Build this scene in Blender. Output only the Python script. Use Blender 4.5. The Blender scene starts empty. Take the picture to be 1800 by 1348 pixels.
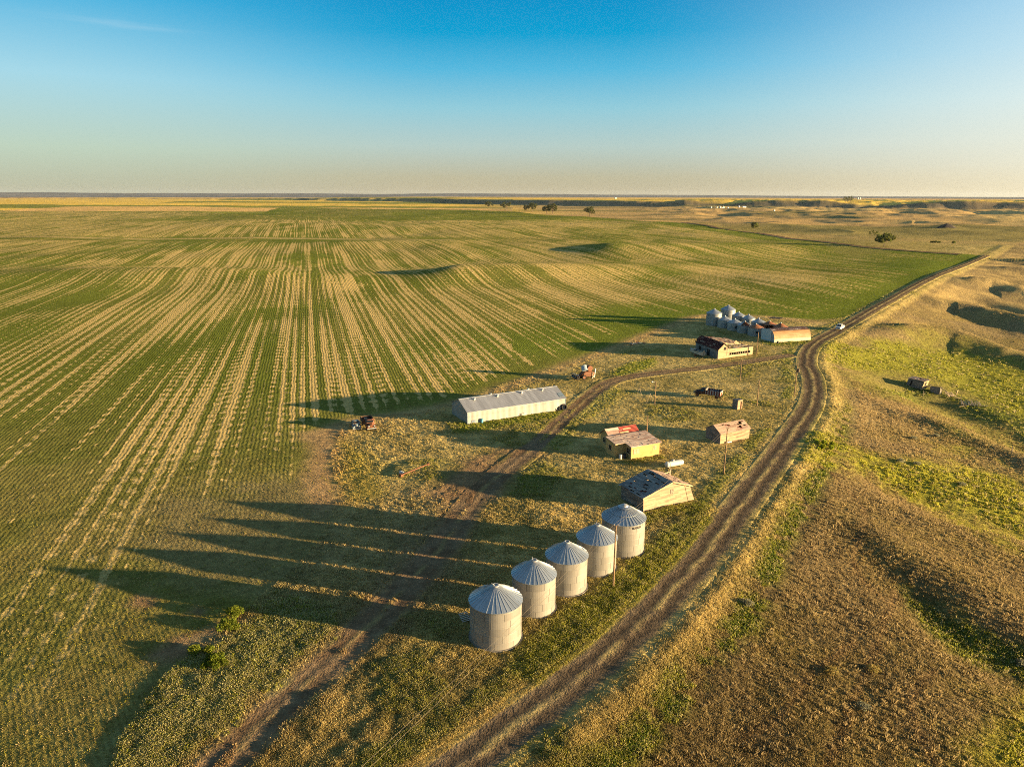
HAZE = 1.1e-5; DENS = 1.0
import bpy, math, random
import numpy as np
from mathutils import Vector, Matrix
random.seed(7); RNG = np.random.default_rng(11)
S = bpy.context.scene
COL = S.collection
HC = 48.0; FPX = 1249.0; PITCH = math.radians(14.8); ROLL = math.radians(.19)
SUN_AZ = math.radians(-14.0); SUN_EL = math.radians(6.0)      # azimuth from +X towards +Y

# ------------------------------------------------------------------ noise
TAB = np.random.default_rng(5).random((256, 256))
def vnoise(x, y):
    xi = np.floor(x); yi = np.floor(y); fx = x - xi; fy = y - yi
    xi = xi.astype(np.int64) & 255; yi = yi.astype(np.int64) & 255
    fx = fx * fx * (3 - 2 * fx); fy = fy * fy * (3 - 2 * fy)
    x1 = (xi + 1) & 255; y1 = (yi + 1) & 255
    a = TAB[xi, yi] * (1 - fx) + TAB[x1, yi] * fx
    b = TAB[xi, y1] * (1 - fx) + TAB[x1, y1] * fx
    return a * (1 - fy) + b * fy
def fbm(x, y, o=4, s=0.0):
    x = np.asarray(x, float); y = np.asarray(y, float)
    v = 0; a = .5; t = 0
    for k in range(o):
        v = v + a * vnoise(x * 2**k + 17.3 * k + s, y * 2**k - 9.1 * k + s * 1.7); t += a; a *= .5
    return v / t
def sst(a, b, x):
    t = np.clip((x - a) / (b - a), 0, 1); return t * t * (3 - 2 * t)
def gauss(d, w): return np.exp(-(d / w) ** 2)

# ------------------------------------------------------------------ camera rays
def ray(u, v):
    x = (u - 900) / FPX; y = (v - 674) / FPX
    x, y = x * math.cos(ROLL) + y * math.sin(ROLL), -x * math.sin(ROLL) + y * math.cos(ROLL)
    return x, math.cos(PITCH) - y * math.sin(PITCH), math.sin(PITCH) + y * math.cos(PITCH)
def G0(u, v, z=0.):
    x, f, d = ray(u, v); t = (HC - z) / max(d, 1e-4); return (x * t, f * t)

def smooth_line(P, step=4.0):
    P = [np.array(p, float) for p in P]
    Q = [2 * P[0] - P[1]] + P + [2 * P[-1] - P[-2]]
    out = []
    for i in range(1, len(Q) - 2):
        p0, p1, p2, p3 = Q[i - 1], Q[i], Q[i + 1], Q[i + 2]
        n = max(2, int(np.linalg.norm(p2 - p1) / step))
        for k in range(n):
            t = k / n
            out.append(.5 * ((2 * p1) + (-p0 + p2) * t + (2 * p0 - 5 * p1 + 4 * p2 - p3) * t * t + (-p0 + 3 * p1 - 3 * p2 + p3) * t**3))
    out.append(P[-1]); return np.array(out)
def pdist(x, y, L):
    """unsigned distance, signed distance (positive right of travel), arc length fraction index"""
    bd = np.full(x.shape, 1e18); sg = np.zeros(x.shape); tt = np.zeros(x.shape)
    for i in range(len(L) - 1):
        ax, ay = L[i]; bx, by = L[i + 1]; dx, dy = bx - ax, by - ay; l2 = dx * dx + dy * dy
        t = np.clip(((x - ax) * dx + (y - ay) * dy) / l2, 0, 1)
        ex = x - ax - t * dx; ey = y - ay - t * dy; d = ex * ex + ey * ey
        m = d < bd
        bd = np.where(m, d, bd); sg = np.where(m, ex * dy - ey * dx, sg); tt = np.where(m, i + t, tt)
    bd = np.sqrt(bd); return bd, np.where(sg >= 0, bd, -bd), tt
def pdist_near(x, y, L, far=60.):
    """pdist only where the bounding box is within far; elsewhere far"""
    L = np.asarray(L); m = (x > L[:, 0].min() - far) & (x < L[:, 0].max() + far) & (y > L[:, 1].min() - far) & (y < L[:, 1].max() + far)
    d = np.full(x.shape, far * 1.0)
    if m.any(): d[m] = np.minimum(pdist(x[m], y[m], L)[0], far)
    return d
def polysd(x, y, P, far=40.):
    """signed distance to polygon, positive inside"""
    P = np.asarray(P); m = (x > P[:, 0].min() - far) & (x < P[:, 0].max() + far) & (y > P[:, 1].min() - far) & (y < P[:, 1].max() + far)
    out = np.full(x.shape, -far * 1.0)
    if not m.any(): return out
    X = x[m]; Y = y[m]; ins = np.zeros(X.shape, bool); n = len(P)
    for i in range(n):
        ax, ay = P[i]; bx, by = P[(i + 1) % n]
        if ay == by: continue
        c = ((ay > Y) != (by > Y)) & (X < (bx - ax) * (Y - ay) / (by - ay) + ax)
        ins ^= c
    d = pdist(X, Y, np.vstack([P, P[:1]]))[0]
    out[m] = np.where(ins, d, -d); return out

# ------------------------------------------------------------------ terrain
ROAD = smooth_line([(-14, 40.5), (-9.5, 46)] + [G0(*p) for p in [(810, 1348), (900, 1280), (1000, 1205), (1100, 1120), (1200, 1018), (1260, 945), (1330, 850), (1388, 770), (1425, 710), (1429, 668), (1417, 635), (1432, 605), (1480, 577), (1550, 538), (1640, 492), (1735, 450)]], 2.5)
RDX = smooth_line([(-60, -20), (-40, 8)] + [tuple(ROAD[i]) for i in range(0, len(ROAD), 6)] + [(520, 760), (900, 1250)], 6)
def drop(x, y, s):
    k = np.clip(s - 5, 0, None)
    D = 15 * (1 - np.exp(-k / 55.)) * (1 - .6 * sst(330, 620, y)) + .02 * np.clip(k - 80, 0, 120)
    return -D
BLUFF = np.array([(-9000, 9500), (-5200, 8300), (-2300, 7300), (-900, 5600), (0, 4050), (500, 3500), (900, 3260), (1380, 2950), (2000, 2750), (3200, 2400), (6000, 1500)])
def base_h(x, y, cache={}):
    x = np.asarray(x, float); y = np.asarray(y, float); r = np.hypot(x, y)
    near = r < 1400
    s = np.full(x.shape, -500.)
    tt = np.zeros(x.shape)
    if near.any(): _, s[near], tt[near] = pdist(x[near], y[near], RDX)
    s = np.where(near, s, np.where((x - .55 * y) > 0, 300, -300))
    nr = 1 - sst(600, 1100, r)
    z = drop(x, y, s) * nr
    left = sst(5, -25, s)
    # field swells
    fm = left * sst(180, 330, y)
    def hump(cx, cy, h, up, dn, wy):
        fx = np.where(x < cx, np.exp(-((x - cx) / up) ** 2), np.exp(-((x - cx) / dn) ** 2))
        return h * fx * gauss(y - cy - .25 * (x - cx), wy)
    z = z + hump(-30, 455, 6.0, 27, 130, 44) + hump(95, 650, 7., 34, 200, 60) + hump(170, 420, 2.2, 60, 120, 60)
    z = z + 4.6 * gauss(x + 200, 120) * gauss(y - 425 - 16 * np.sin(x / 48.) - 26 * (fbm(x / 70, y / 200, 2, 4.) - .5), 36) - 3.2 * gauss(x + 150, 160) * gauss(y - 530, 55)
    z = z + fm * (fbm(x / 190, y / 190, 3, 3.) - .5) * 5.0 * sst(250, 500, y)
    z = z + fm * (fbm(x / 60, y / 90, 2, 8.) - .5) * 1.3
    z = z - 2.4 * gauss(y - 830 - .02 * x, 60) * sst(100, -300, x) + 3.5 * gauss(y - 1150, 200) * sst(500, 0, x)
    # spurs and draws running down from the road
    aa = tt * 6.; sp = 1 - np.abs(2 * vnoise(aa / 58. + .25 * fbm(x / 40, y / 40, 2, 3.), s / 160.) - 1)
    z = z + near * sst(12, 75, s) * sst(250, 340, y) * sst(800, 520, r) * (sp - .6) * 6.5
    # prairie beyond
    far = sst(900, 1700, y + .3 * np.abs(x))
    z = z + far * (fbm(x / 700, y / 700, 4, 1.) - .5) * 10
    rt = sst(.12, .3, x / np.maximum(y, 1)) * sst(800, 1300, r) * sst(7500, 3500, r)
    rd = 1 - np.abs(2 * fbm(x / 300, y / 300, 5, 6.) - 1)
    z = z + rt * (rd - .75) * 34 * (.45 + .55 * sst(1500, 2600, y + .2 * x))
    m = r > 1200
    if m.any():
        _, sb, _ = pdist(x[m], y[m], BLUFF)
        sb = -sb + (fbm(x[m] / 330, y[m] / 330, 4, 2.) - .5) * 260
        z[m] = z[m] + 25 * sst(-20, 50, sb) * (.25 + .75 * sst(-3200, -900, x[m]))
    ang = np.arctan2(x, y)
    hz = sst(10800, 14500, r) * (66 - 52 * sst(-.1, .62, ang)) * (.72 + .5 * (fbm(ang * 16, r / 3000., 4, 4.) - .3))
    z = z + hz + sst(15000, 20000, r) * 12
    return z, s
def G(u, v, hf=None, it=None):
    """where the view ray of a photo pixel meets the terrain"""
    hf = hf or H
    x, f, d = ray(u, v); t0 = 20.; t = 30. ; st = .6
    ts = [25.]
    while ts[-1] < 26000: ts.append(ts[-1] * 1.012)
    ts = np.array(ts); hh = hf(x * ts, f * ts); zz = HC - d * ts
    k = np.argmax(zz < hh) if (zz < hh).any() else len(ts) - 1
    a, b = ts[max(k - 1, 0)], ts[k]
    for _ in range(3):
        q = np.linspace(a, b, 24); hh = hf(x * q, f * q); zz = HC - d * q
        k = np.argmax(zz < hh) if (zz < hh).any() else 23
        a, b = q[max(k - 1, 0)], q[k]
    t = .5 * (a + b); return (x * t, f * t)
HB = lambda x, y: base_h(x, y)[0]
def GL(L, hf=None): return np.array([G(u, v, hf) for u, v in L])
# draws and spurs of the coulee side: (pixels, height, half width)
FEAT = [
    ([(1500, 950), (1580, 1030), (1640, 1085), (1800, 1185), (2000, 1290)], -1.15, 5.),
    ([(1430, 880), (1520, 935), (1640, 1005), (1800, 1095), (2000, 1190)], 1.4, 7.0),
    ([(1445, 800), (1560, 845), (1700, 890), (1850, 930)], -2.4, 7.0),
    ([(1490, 700), (1560, 718), (1640, 745), (1720, 778), (1800, 815), (1900, 860)], 2.0, 6.5),
    ([(1470, 640), (1560, 672), (1640, 700), (1720, 735), (1800, 775), (1900, 800)], -2.3, 11.),
    ([(1500, 590), (1600, 590), (1680, 602), (1750, 625), (1850, 655)], 4.0, 11.),
    ([(1560, 572), (1650, 577), (1740, 600), (1850, 625)], -2.2, 8.),
    ([(1610, 528), (1680, 540), (1750, 560), (1850, 590)], 3.9, 13.),
    ([(1630, 520), (1720, 527), (1800, 552), (1900, 575)], -3.4, 10.),
    ([(1660, 495), (1740, 505), (1850, 530)], 4.4, 15.),
    ([(1690, 490), (1780, 500), (1880, 515)], -2.6, 12.),
    ([(1720, 473), (1800, 480), (1900, 495)], 3.4, 17.),
]
FEATW = [(smooth_line(GL(l, HB), 6), h, w) for l, h, w in FEAT]
# earth worked level under the buildings, and the road bed
def H(x, y):
    x = np.asarray(x, float); y = np.asarray(y, float)
    z, s = base_h(x, y)
    for L, h, w in FEATW:
        far = w * 3.2; m = (x > L[:, 0].min() - far) & (x < L[:, 0].max() + far) & (y > L[:, 1].min() - far) & (y < L[:, 1].max() + far)
        if not m.any(): continue
        d, _, tt = pdist(x[m], y[m], L); tt = tt / (len(L) - 1)
        z[m] += h * np.exp(-(d / (w * (.6 + .6 * tt))) ** 2) * sst(0, .45, tt) * (1 + .5 * (fbm(x[m] / 9, y[m] / 9, 2, 3.) - .5))
    r = np.hypot(x, y)
    rough = sst(6, 16, s) * sst(700, 300, r)
    z = z + rough * (fbm(x / 16, y / 16, 3, 5.) - .5) * 1.6
    z = z + 0.5 * gauss(s + .3, 3.6) * sst(255, 330, y) * (r < 900)
    # road bed: low bank on the right, shallow ditches
    z = z - .2 * gauss(s - 8., 1.8) * (r < 900)
    return z
def Hs(x, y): return float(H(np.array([x]), np.array([y]))[0])
def micro(x, y, r, s):
    a = sst(330, 60, r)
    off = sst(2.4, 3.6, np.abs(s))
    a = a * (1 - .7 * sst(-1, 3, polysd(x, y, FIELD, 60)))
    return a * off * ((fbm(x / 1.1, y / 1.1, 3, 2.) - .5) * .22 + (fbm(x / 6, y / 6, 2, 9.) - .5) * .3)
# ------------------------------------------------------------------ ground colours (albedo; the bluff face has shade painted in)
def PX(L): return GL(L)
FIELD = PX([(200, 1400), (225, 1300), (290, 1200), (350, 1145), (430, 1080), (520, 1000), (570, 945), (600, 880), (588, 800), (602, 748), (640, 742), (800, 714), (900, 672), (1000, 642), (1100, 600), (1180, 571), (1235, 553), (1300, 554), (1360, 557), (1440, 563), (1488, 557), (1550, 523), (1640, 479), (1728, 449), (1640, 443), (1560, 438), (1400, 422), (1250, 398), (1130, 389), (1037, 381.5), (960, 378), (880, 371.5), (800, 369), (700, 368), (560, 366), (500, 363), (460, 375), (0, 370.5), (-700, 372), (-1500, 700), (-700, 1400)])
YARD_TRACK = smooth_line(PX([(340, 1400), (385, 1348), (500, 1235), (640, 1110), (760, 980), (850, 860), (945, 780), (1045, 690), (1100, 664), (1250, 645), (1330, 634), (1405, 622)]), 2.5)
FAR_ROAD = smooth_line(PX([(1205, 392), (1250, 398), (1330, 410), (1400, 421), (1480, 430), (1560, 438), (1640, 445), (1738, 451)]), 20)
STRIP = smooth_line(PX([(560, 900), (575, 800), (590, 752), (640, 738), (730, 724), (830, 702), (960, 655), (1080, 612), (1160, 580), (1230, 556), (1330, 556), (1440, 568)]), 4)
VERGE = PX([(0, 417), (190, 419)]), PX([(225, 420), (260, 421), (450, 418), (650, 421), (790, 422)])
C = lambda *a: np.array(a, float)
GOLD = C(.51, .40, .175); OLIVE = C(.265, .22, .08); TAN = C(.46, .34, .155); CROP = C(.145, .17, .03); BROWN = C(.27, .205, .105)
DIRT = C(.162, .121, .08); RED = C(.28, .175, .10); WEED = C(.085, .115, .022); LIME = C(.265, .265, .028); SAGE = C(.27, .27, .12)
BL = [  # (pixel polygon, colour, softness in m, noise in m)
    ([(1452, 612), (1560, 604), (1680, 622), (1800, 650), (1900, 690), (1900, 760), (1760, 715), (1650, 675), (1560, 655), (1490, 650)], LIME, 6, 9, .85),
    ([(1440, 772), (1470, 795), (1560, 800), (1690, 806), (1850, 830), (1900, 980), (1760, 945), (1640, 890), (1540, 850), (1450, 812)], LIME, 6, 8, .8),
    ([(1660, 1370), (1700, 1300), (1760, 1270), (1850, 1220), (1900, 1370)], LIME, 4, 4, .75),
    ([(1450, 600), (1600, 585), (1700, 600), (1900, 660), (1900, 860), (1720, 775), (1600, 712), (1500, 690)], C(.21, .21, .045), 8, 10, .55),
    ([(1590, 1045), (1680, 1085), (1850, 1150), (1850, 1225), (1720, 1165), (1640, 1115)], WEED, 2.5, 3, .85),
    ([(1560, 690), (1650, 700), (1740, 735), (1850, 790), (1850, 760), (1720, 705), (1600, 672)], WEED * 1.3, 4, 5, .7),
    ([(1500, 455), (1640, 430), (1640, 425), (1400, 418)], OLIVE * 1.1, 8, 10, .5),
    ([(930, 1120), (1000, 1062), (1100, 1010), (1190, 960), (1235, 895), (1265, 915), (1190, 1005), (1090, 1090), (970, 1195), (880, 1195)], C(.20, .20, .03), 2.5, 3, .85),
    ([(775, 830), (860, 792), (940, 782), (955, 800), (930, 830), (890, 870), (850, 905), (790, 905), (735, 875)], RED, 2.5, 3, .9),
    ([(690, 930), (780, 900), (860, 900), (770, 1010), (660, 1130), (590, 1140), (640, 1040)], C(.20, .13, .078), 2.5, 4, .7),
    ([(300, 880), (480, 850), (620, 860), (860, 880), (800, 1060), (640, 1110), (470, 1050), (400, 1060), (250, 1010)], C(.27, .215, .11), 4, 6, .6),
    ([(262, 1152), (300, 1128), (370, 1100), (415, 1075), (450, 1080), (400, 1132), (350, 1155), (290, 1168)], RED, 1.6, 1.5, .95),
    ([(230, 1062), (240, 1048), (270, 1050), (272, 1064), (250, 1068)], RED, 1.2, 1, .9),
    ([(325, 1080), (345, 1064), (370, 1070), (355, 1085)], RED, 1.2, 1, .9),
    ([(215, 1330), (300, 1175), (420, 1092), (520, 1060), (640, 1100), (560, 1180), (420, 1290), (320, 1400), (200, 1400)], SAGE, 2.5, 4, .7),
    ([(538, 765), (600, 748), (612, 880), (560, 892), (545, 820)], C(.46, .30, .15), 3, 3, .85),
    ([(600, 770), (640, 800), (660, 870), (620, 880), (600, 830)], C(.3, .25, .04), 3, 3, .7),
    ([(1060, 660), (1110, 640), (1150, 628), (1140, 645), (1090, 660)], C(.2, .23, .03), 2, 3, .9),
    ([(880, 800), (960, 810), (1000, 840), (960, 880), (880, 880)], WEED * 1.6, 3, 4, .5),
    ([(940, 770), (1000, 720), (1080, 680), (1110, 690), (1040, 730), (980, 790)], WEED * 1.9, 3, 4, .4),
    ([(790, 745), (1000, 718), (1010, 730), (840, 758), (800, 760)], C(.16, .19, .03), 1.5, 1, .9),
    ([(1335, 600), (1360, 608), (1430, 602), (1440, 597), (1360, 600)], C(.15, .18, .03), 2, 2, .9),
    ([(1100, 905), (1225, 880), (1240, 890), (1140, 920)], C(.15, .17, .03), 1.5, 1.5, .8),
    ([(1090, 812), (1165, 798), (1172, 806), (1110, 818)], C(.17, .18, .03), 1., 1, .8),
    ([(700, 1348), (900, 1205), (1000, 1130), (960, 1130), (820, 1225), (640, 1348)], C(.14, .15, .03), 1.6, 3, .6),
]
TRAILS = [smooth_line(PX(l), 2.) for l in ([(1575, 1040), (1535, 1150), (1500, 1230), (1480, 1290), (1440, 1370)], [(1500, 1130), (1420, 1190), (1380, 1250), (1300, 1300)], [(1640, 1180), (1600, 1240), (1640, 1340)], [(1460, 830), (1520, 900), (1500, 990), (1560, 1060)])]
BLW = [(PX(p), c, a, n, k) for p, c, a, n, k in BL]
def lerp(a, b, t): return a + (b - a) * t[:, None]
def ground_color(x, y):
    """albedo (N,3) and how much stubble the crop rows show (N)"""
    r = np.hypot(x, y); N = len(x)
    _, s = base_h(x, y)
    n1 = fbm(x / 70, y / 70, 4, 1.); n2 = fbm(x / 11, y / 11, 4, 2.); n3 = fbm(x / 2.4, y / 2.4, 3, 3.)
    c = lerp(np.tile(OLIVE, (N, 1)), GOLD, np.clip(.15 + 1.5 * (n2 - .35) + .8 * (n3 - .5), 0, 1))
    c = lerp(c, WEED * 1.5, sst(.56, .74, fbm(x / 17, y / 17, 3, 7.)) * .25)
    rt = sst(5, 9, s)
    cr = lerp(np.tile(BROWN, (N, 1)), C(.25, .20, .065), np.clip(1.6 * (n2 - .35) + .6 * (n3 - .5), 0, 1))
    cr = lerp(cr, C(.45, .33, .15), sst(280, 420, y) * sst(.4, .6, n2) * .8)
    cr = cr * (1 - .3 * sst(170, 110, r))[:, None]
    c = lerp(c, cr, rt)
    # road sides
    nr = (r < 900) * 1.
    c = lerp(c, GOLD * .8, nr * gauss(s - 4.6, 1.1) * (.15 + .5 * sst(.35, .6, n2)))
    c = lerp(c, WEED, nr * gauss(s - 8.4 - 3 * (n2 - .5), 1.7) * sst(.32, .5, n3) * sst(200, 120, y))
    c = lerp(c, WEED * 1.5, nr * gauss(s + 5.4 + 4 * (n2 - .5), 1.5) * sst(.38, .6, n2) * .7)
    c = lerp(c, GOLD, nr * gauss(s + 3.1, .8) * .6)
    # open prairie far away
    f = sst(700, 1200, r)
    g1 = fbm(x / 900, y / 330, 4, 4.)
    pr = lerp(np.tile(C(.47, .32, .14), (N, 1)), C(.24, .205, .08), sst(.54, .68, g1))
    pr = lerp(pr, C(.56, .42, .17), sst(.5, .38, g1) * .7)
    c = lerp(c, pr, f)
    # far tilled strips beyond the bluff and on the left
    lf = sst(300, -300, x + .05 * y - 100) * sst(1850, 2000, y)
    sb = np.zeros(N); m = r > 1200
    if m.any(): sb[m] = sst(0, 160, -pdist(x[m], y[m], BLUFF)[1] + (fbm(x[m] / 330, y[m] / 330, 4, 2.) - .5) * 260)
    k = np.floor(np.log(np.maximum(y, 1)) * 7.3 + .25 * np.sin(x / 1500.))
    hsh = TAB[(k.astype(int) * 7) & 255, (np.floor(x / (900 + .25 * r)).astype(int) * 3) & 255]
    st = np.where((hsh < .62)[:, None], C(.80, .54, .11), np.where((hsh < .82)[:, None], C(.72, .46, .17), C(.24, .25, .05)))
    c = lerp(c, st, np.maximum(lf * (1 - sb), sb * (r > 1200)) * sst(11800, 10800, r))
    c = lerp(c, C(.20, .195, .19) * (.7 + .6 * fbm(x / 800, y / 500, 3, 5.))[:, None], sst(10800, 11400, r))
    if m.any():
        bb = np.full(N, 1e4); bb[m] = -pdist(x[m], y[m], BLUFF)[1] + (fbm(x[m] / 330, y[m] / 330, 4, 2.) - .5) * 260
        c = lerp(c, C(.115, .105, .085), gauss(bb - 12, 45) * .85)  # bluff face painted dark to deepen the shade on its slope
    # crop field
    sd = polysd(x, y, FIELD, 60) + (n2 - .5) * 3.0
    fm = sst(-.8, 1.2, sd) * (r < 3200)
    g2 = fbm(x / 120, y / 260, 4, 11.); g3 = fbm(x / 26, y / 60, 3, 13.)
    fc = lerp(np.tile(CROP, (N, 1)), C(.235, .215, .058), np.clip(1.5 * (g2 - .35) + (g3 - .5), 0, 1))
    fc = lerp(fc, C(.14, .185, .026), sst(60, 20, np.abs(sd)) * sst(200, 230, y) * .7)
    fc = lerp(fc, lerp(np.tile(C(.21, .19, .055), (N, 1)), C(.27, .22, .075), sst(.4, .65, n2)), sst(190, 90, y) * .8)
    fc = lerp(fc, C(.17, .19, .03), sst(1250, 1500, y) * sst(-500, -100, x))
    stub = (.62 + .5 * sst(.32, .58, g2)) * (.62 + .7 * sst(.3, .6, g3))
    stub = stub * sst(3, 16, sd) * (.45 + .55 * sst(95, 150, y)) * (1 - .35 * sst(110, 70, y))
    stub = stub * (1 - .8 * sst(60, 10, np.abs(y - 830 - .02 * x)) * sst(150, -100, x))
    ed = np.clip(np.abs(sd), 0, 80)
    stub = stub * (1 - .7 * sst(75, 25, ed) * (x > 0) * sst(180, 220, y))
    stub = stub * (1 - .8 * sst(1330, 1500, y) * sst(-700, -450, x + .12 * y))
    for L in VERGE:
        d = pdist_near(x, y, L, 60)
        fc = lerp(fc, TAN * 1.05, gauss(d, 7.) * .95); stub = stub * (1 - gauss(d, 14.))
    c = lerp(c, fc, fm); stub = stub * fm
    # stubble strip round the yard
    d = pdist_near(x, y, STRIP, 30)
    c = lerp(c, C(.42, .295, .14) * (.75 + .5 * n3)[:, None], gauss(d + 3 * (n3 - .5), 3.2) * .85)
    for P, col, a, nn, kk in BLW:
        q = polysd(x, y, P, 25) + (n2 - .5) * nn * 2.2 + (n3 - .5) * nn
        c = lerp(c, col, sst(-a, a, q) * kk); stub = stub * (1 - sst(-a, a, q) * kk)
    # farm track wear
    L = YARD_TRACK; m = (r < 300); d = np.full(N, 50.); tt = np.zeros(N)
    if m.any(): d[m], _, tt[m] = pdist(x[m], y[m], L)
    rut = np.maximum(gauss(d - 1.0, .55), 0); 
    lo = sst(110, 60, y)
    c = lerp(c, C(.20, .125, .072) * (.8 + .4 * n3)[:, None], m * (1 - sst(112, 130, y)) * np.clip(rut * .95 + .9 * gauss(d, 3.3) * sst(.25, .45, n3), 0, .95))
    for T in TRAILS:
        q = pdist_near(x, y, T, 12); c = lerp(c, C(.17, .115, .06), gauss(q + (n3 - .5) * .6, .55) * .75)
    # tone variety
    c = c * (.78 + .44 * n3)[:, None] * (.85 + .3 * n1)[:, None]
    return c, np.clip(stub, 0, 1)

# ------------------------------------------------------------------ mesh building
def new_mesh(name, V, F, mats, parent=None, colors=None, smooth=False, uv=None, fm=None):
    me = bpy.data.meshes.new(name)
    V = np.asarray(V, np.float32)
    if isinstance(F, np.ndarray):
        k = F.shape[1]; n = len(F)
        me.vertices.add(len(V)); me.vertices.foreach_set('co', V.ravel())
        me.loops.add(n * k); me.loops.foreach_set('vertex_index', F.astype(np.int32).ravel())
        me.polygons.add(n); me.polygons.foreach_set('loop_start', np.arange(0, n * k, k, dtype=np.int32))
        me.polygons.foreach_set('loop_total', np.full(n, k, np.int32))
    else:
        me.from_pydata([tuple(map(float, v)) for v in V], [], F)
    for m in mats if isinstance(mats, (list, tuple)) else [mats]: me.materials.append(m)
    if fm is not None: me.polygons.foreach_set('material_index', np.asarray(fm, np.int32))
    if smooth: me.polygons.foreach_set('use_smooth', np.ones(len(me.polygons), bool))
    if colors is not None:
        a = me.color_attributes.new('Col', 'FLOAT_COLOR', 'POINT')
        c = np.ones((len(V), 4), np.float32); c[:, :colors.shape[1]] = colors
        a.data.foreach_set('color', c.ravel())
    if uv is not None:
        l = me.uv_layers.new(name='UVMap'); l.data.foreach_set('uv', np.asarray(uv, np.float32).ravel())
    me.update(calc_edges=True); me.validate(clean_customdata=False)
    o = bpy.data.objects.new(name, me); COL.objects.link(o)
    if parent is not None: o.parent = parent
    return o
def tag(o, label=None, cat=None, group=None, kind=None):
    if label: o['label'] = label
    if cat: o['category'] = cat
    if group: o['group'] = group
    if kind: o['kind'] = kind
    return o
def thing(name, label, cat, loc, rz=0., group=None):
    o = bpy.data.objects.new(name, None); COL.objects.link(o); o.empty_display_size = .5
    o.location = loc; o.rotation_euler = (0, 0, rz); return tag(o, label, cat, group)
class MB:
    def __init__(s): s.V = []; s.F = []; s.M = []; s.U = []
    def face(s, pts, m=0, uv=None):
        b = len(s.V); s.V += [tuple(p) for p in pts]; s.F.append(tuple(range(b, b + len(pts)))); s.M.append(m)
        if uv is None:
            P = [Vector(p) for p in pts]; e = (P[1] - P[0]); L = e.length or 1; e = e / L
            n = None
            for k in range(2, len(P)):
                w = (P[k] - P[0]); w = w - e * w.dot(e)
                if w.length > 1e-6: n = w.normalized()
            n = n or Vector((0, 0, 1)); o = P[0]
            uv = [((p - o).dot(e) + o.dot(e), (p - o).dot(n) + o.dot(n)) for p in P]
        s.U += list(uv); return s
    def hexa(s, a, b, c, d, e, f, g, h, m=0):
        """bottom a b c d counter-clockwise from above, top e f g h"""
        for q in ((a, b, f, e), (b, c, g, f), (c, d, h, g), (d, a, e, h), (e, f, g, h), (d, c, b, a)): s.face(q, m)
        return s
    def box(s, x0, x1, y0, y1, z0, z1, m=0):
        return s.hexa((x0, y0, z0), (x1, y0, z0), (x1, y1, z0), (x0, y1, z0), (x0, y0, z1), (x1, y0, z1), (x1, y1, z1), (x0, y1, z1), m)
    def bar(s, p, q, w, h=None, m=0, up=(0, 0, 1)):
        h = h or w; p = Vector(p); q = Vector(q); d = (q - p).normalized(); u = Vector(up)
        if abs(d.dot(u)) > .98: u = Vector((0, 1, 0))
        a = d.cross(u).normalized() * w / 2; b = a.cross(d).normalized() * h / 2
        return s.hexa(p - a - b, p + a - b, q + a - b, q - a - b, p - a + b, p + a + b, q + a + b, q - a + b, m)
    def tube(s, p, q, r0, r1=None, n=10, m=0, cap=True):
        r1 = r0 if r1 is None else r1; p = Vector(p); q = Vector(q); d = (q - p).normalized()
        u = Vector((0, 0, 1)) if abs(d.z) < .9 else Vector((1, 0, 0)); a = d.cross(u).normalized(); b = d.cross(a)
        A = [p + (a * math.cos(k * 2 * math.pi / n) + b * math.sin(k * 2 * math.pi / n)) * r0 for k in range(n)]
        B = [q + (a * math.cos(k * 2 * math.pi / n) + b * math.sin(k * 2 * math.pi / n)) * r1 for k in range(n)]
        for k in range(n): s.face((A[k], A[(k + 1) % n], B[(k + 1) % n], B[k]), m)
        if cap: s.face(A[::-1], m); s.face(B, m)
        return s
    def lathe(s, prof, n=32, m=0, c=(0, 0, 0), a0=0, a1=2 * math.pi, ax=None):
        """profile [(r,z)] round z; uv = arc metres, profile metres"""
        v = 0
        for (r0, z0), (r1, z1) in zip(prof, prof[1:]):
            dv = math.hypot(r1 - r0, z1 - z0); R = max(r0, r1)
            for k in range(n):
                t0 = a0 + (a1 - a0) * k / n; t1 = a0 + (a1 - a0) * (k + 1) / n
                P = [(r0, t0, z0, v), (r0, t1, z0, v), (r1, t1, z1, v + dv), (r1, t0, z1, v + dv)]
                if r0 < 1e-6: P = P[1:]
                elif r1 < 1e-6: P = P[:3]
                s.face([(c[0] + a * math.cos(t), c[1] + a * math.sin(t), c[2] + z) for a, t, z, _ in P], m, [(R * t, w) for a, t, z, w in P])
            v += dv
        return s
    def plank_roof(s, a, b, c, d, nu, nv, th=.04, miss=None, m=0, mf=None):
        """boards between a-b (eave) and d-c (ridge); nv courses, each of nu pieces; miss(i,j) leaves a hole"""
        a, b, c, d = map(Vector, (a, b, c, d)); nrm = (b - a).cross(d - a).normalized() * th
        pt = lambda u, v: (a * (1 - u) + b * u) * (1 - v) + (d * (1 - u) + c * u) * v
        for j in range(nv):
            for i in range(nu):
                if miss and miss(i, j): continue
                u0, u1, v0, v1 = i / nu, (i + 1) / nu, j / nv, (j + 1) / nv - .004
                jit = nrm * random.uniform(0, .5)
                q = [pt(u0, v0), pt(u1, v0), pt(u1, v1), pt(u0, v1)]
                s.hexa(*[p + jit for p in q], *[p + nrm + jit for p in q], mf(i, j) if mf else m)
        return s
    def build(s, name, mats, parent=None, smooth=False):
        return new_mesh(name, s.V, s.F, mats, parent, uv=s.U, fm=s.M, smooth=smooth)
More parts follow.
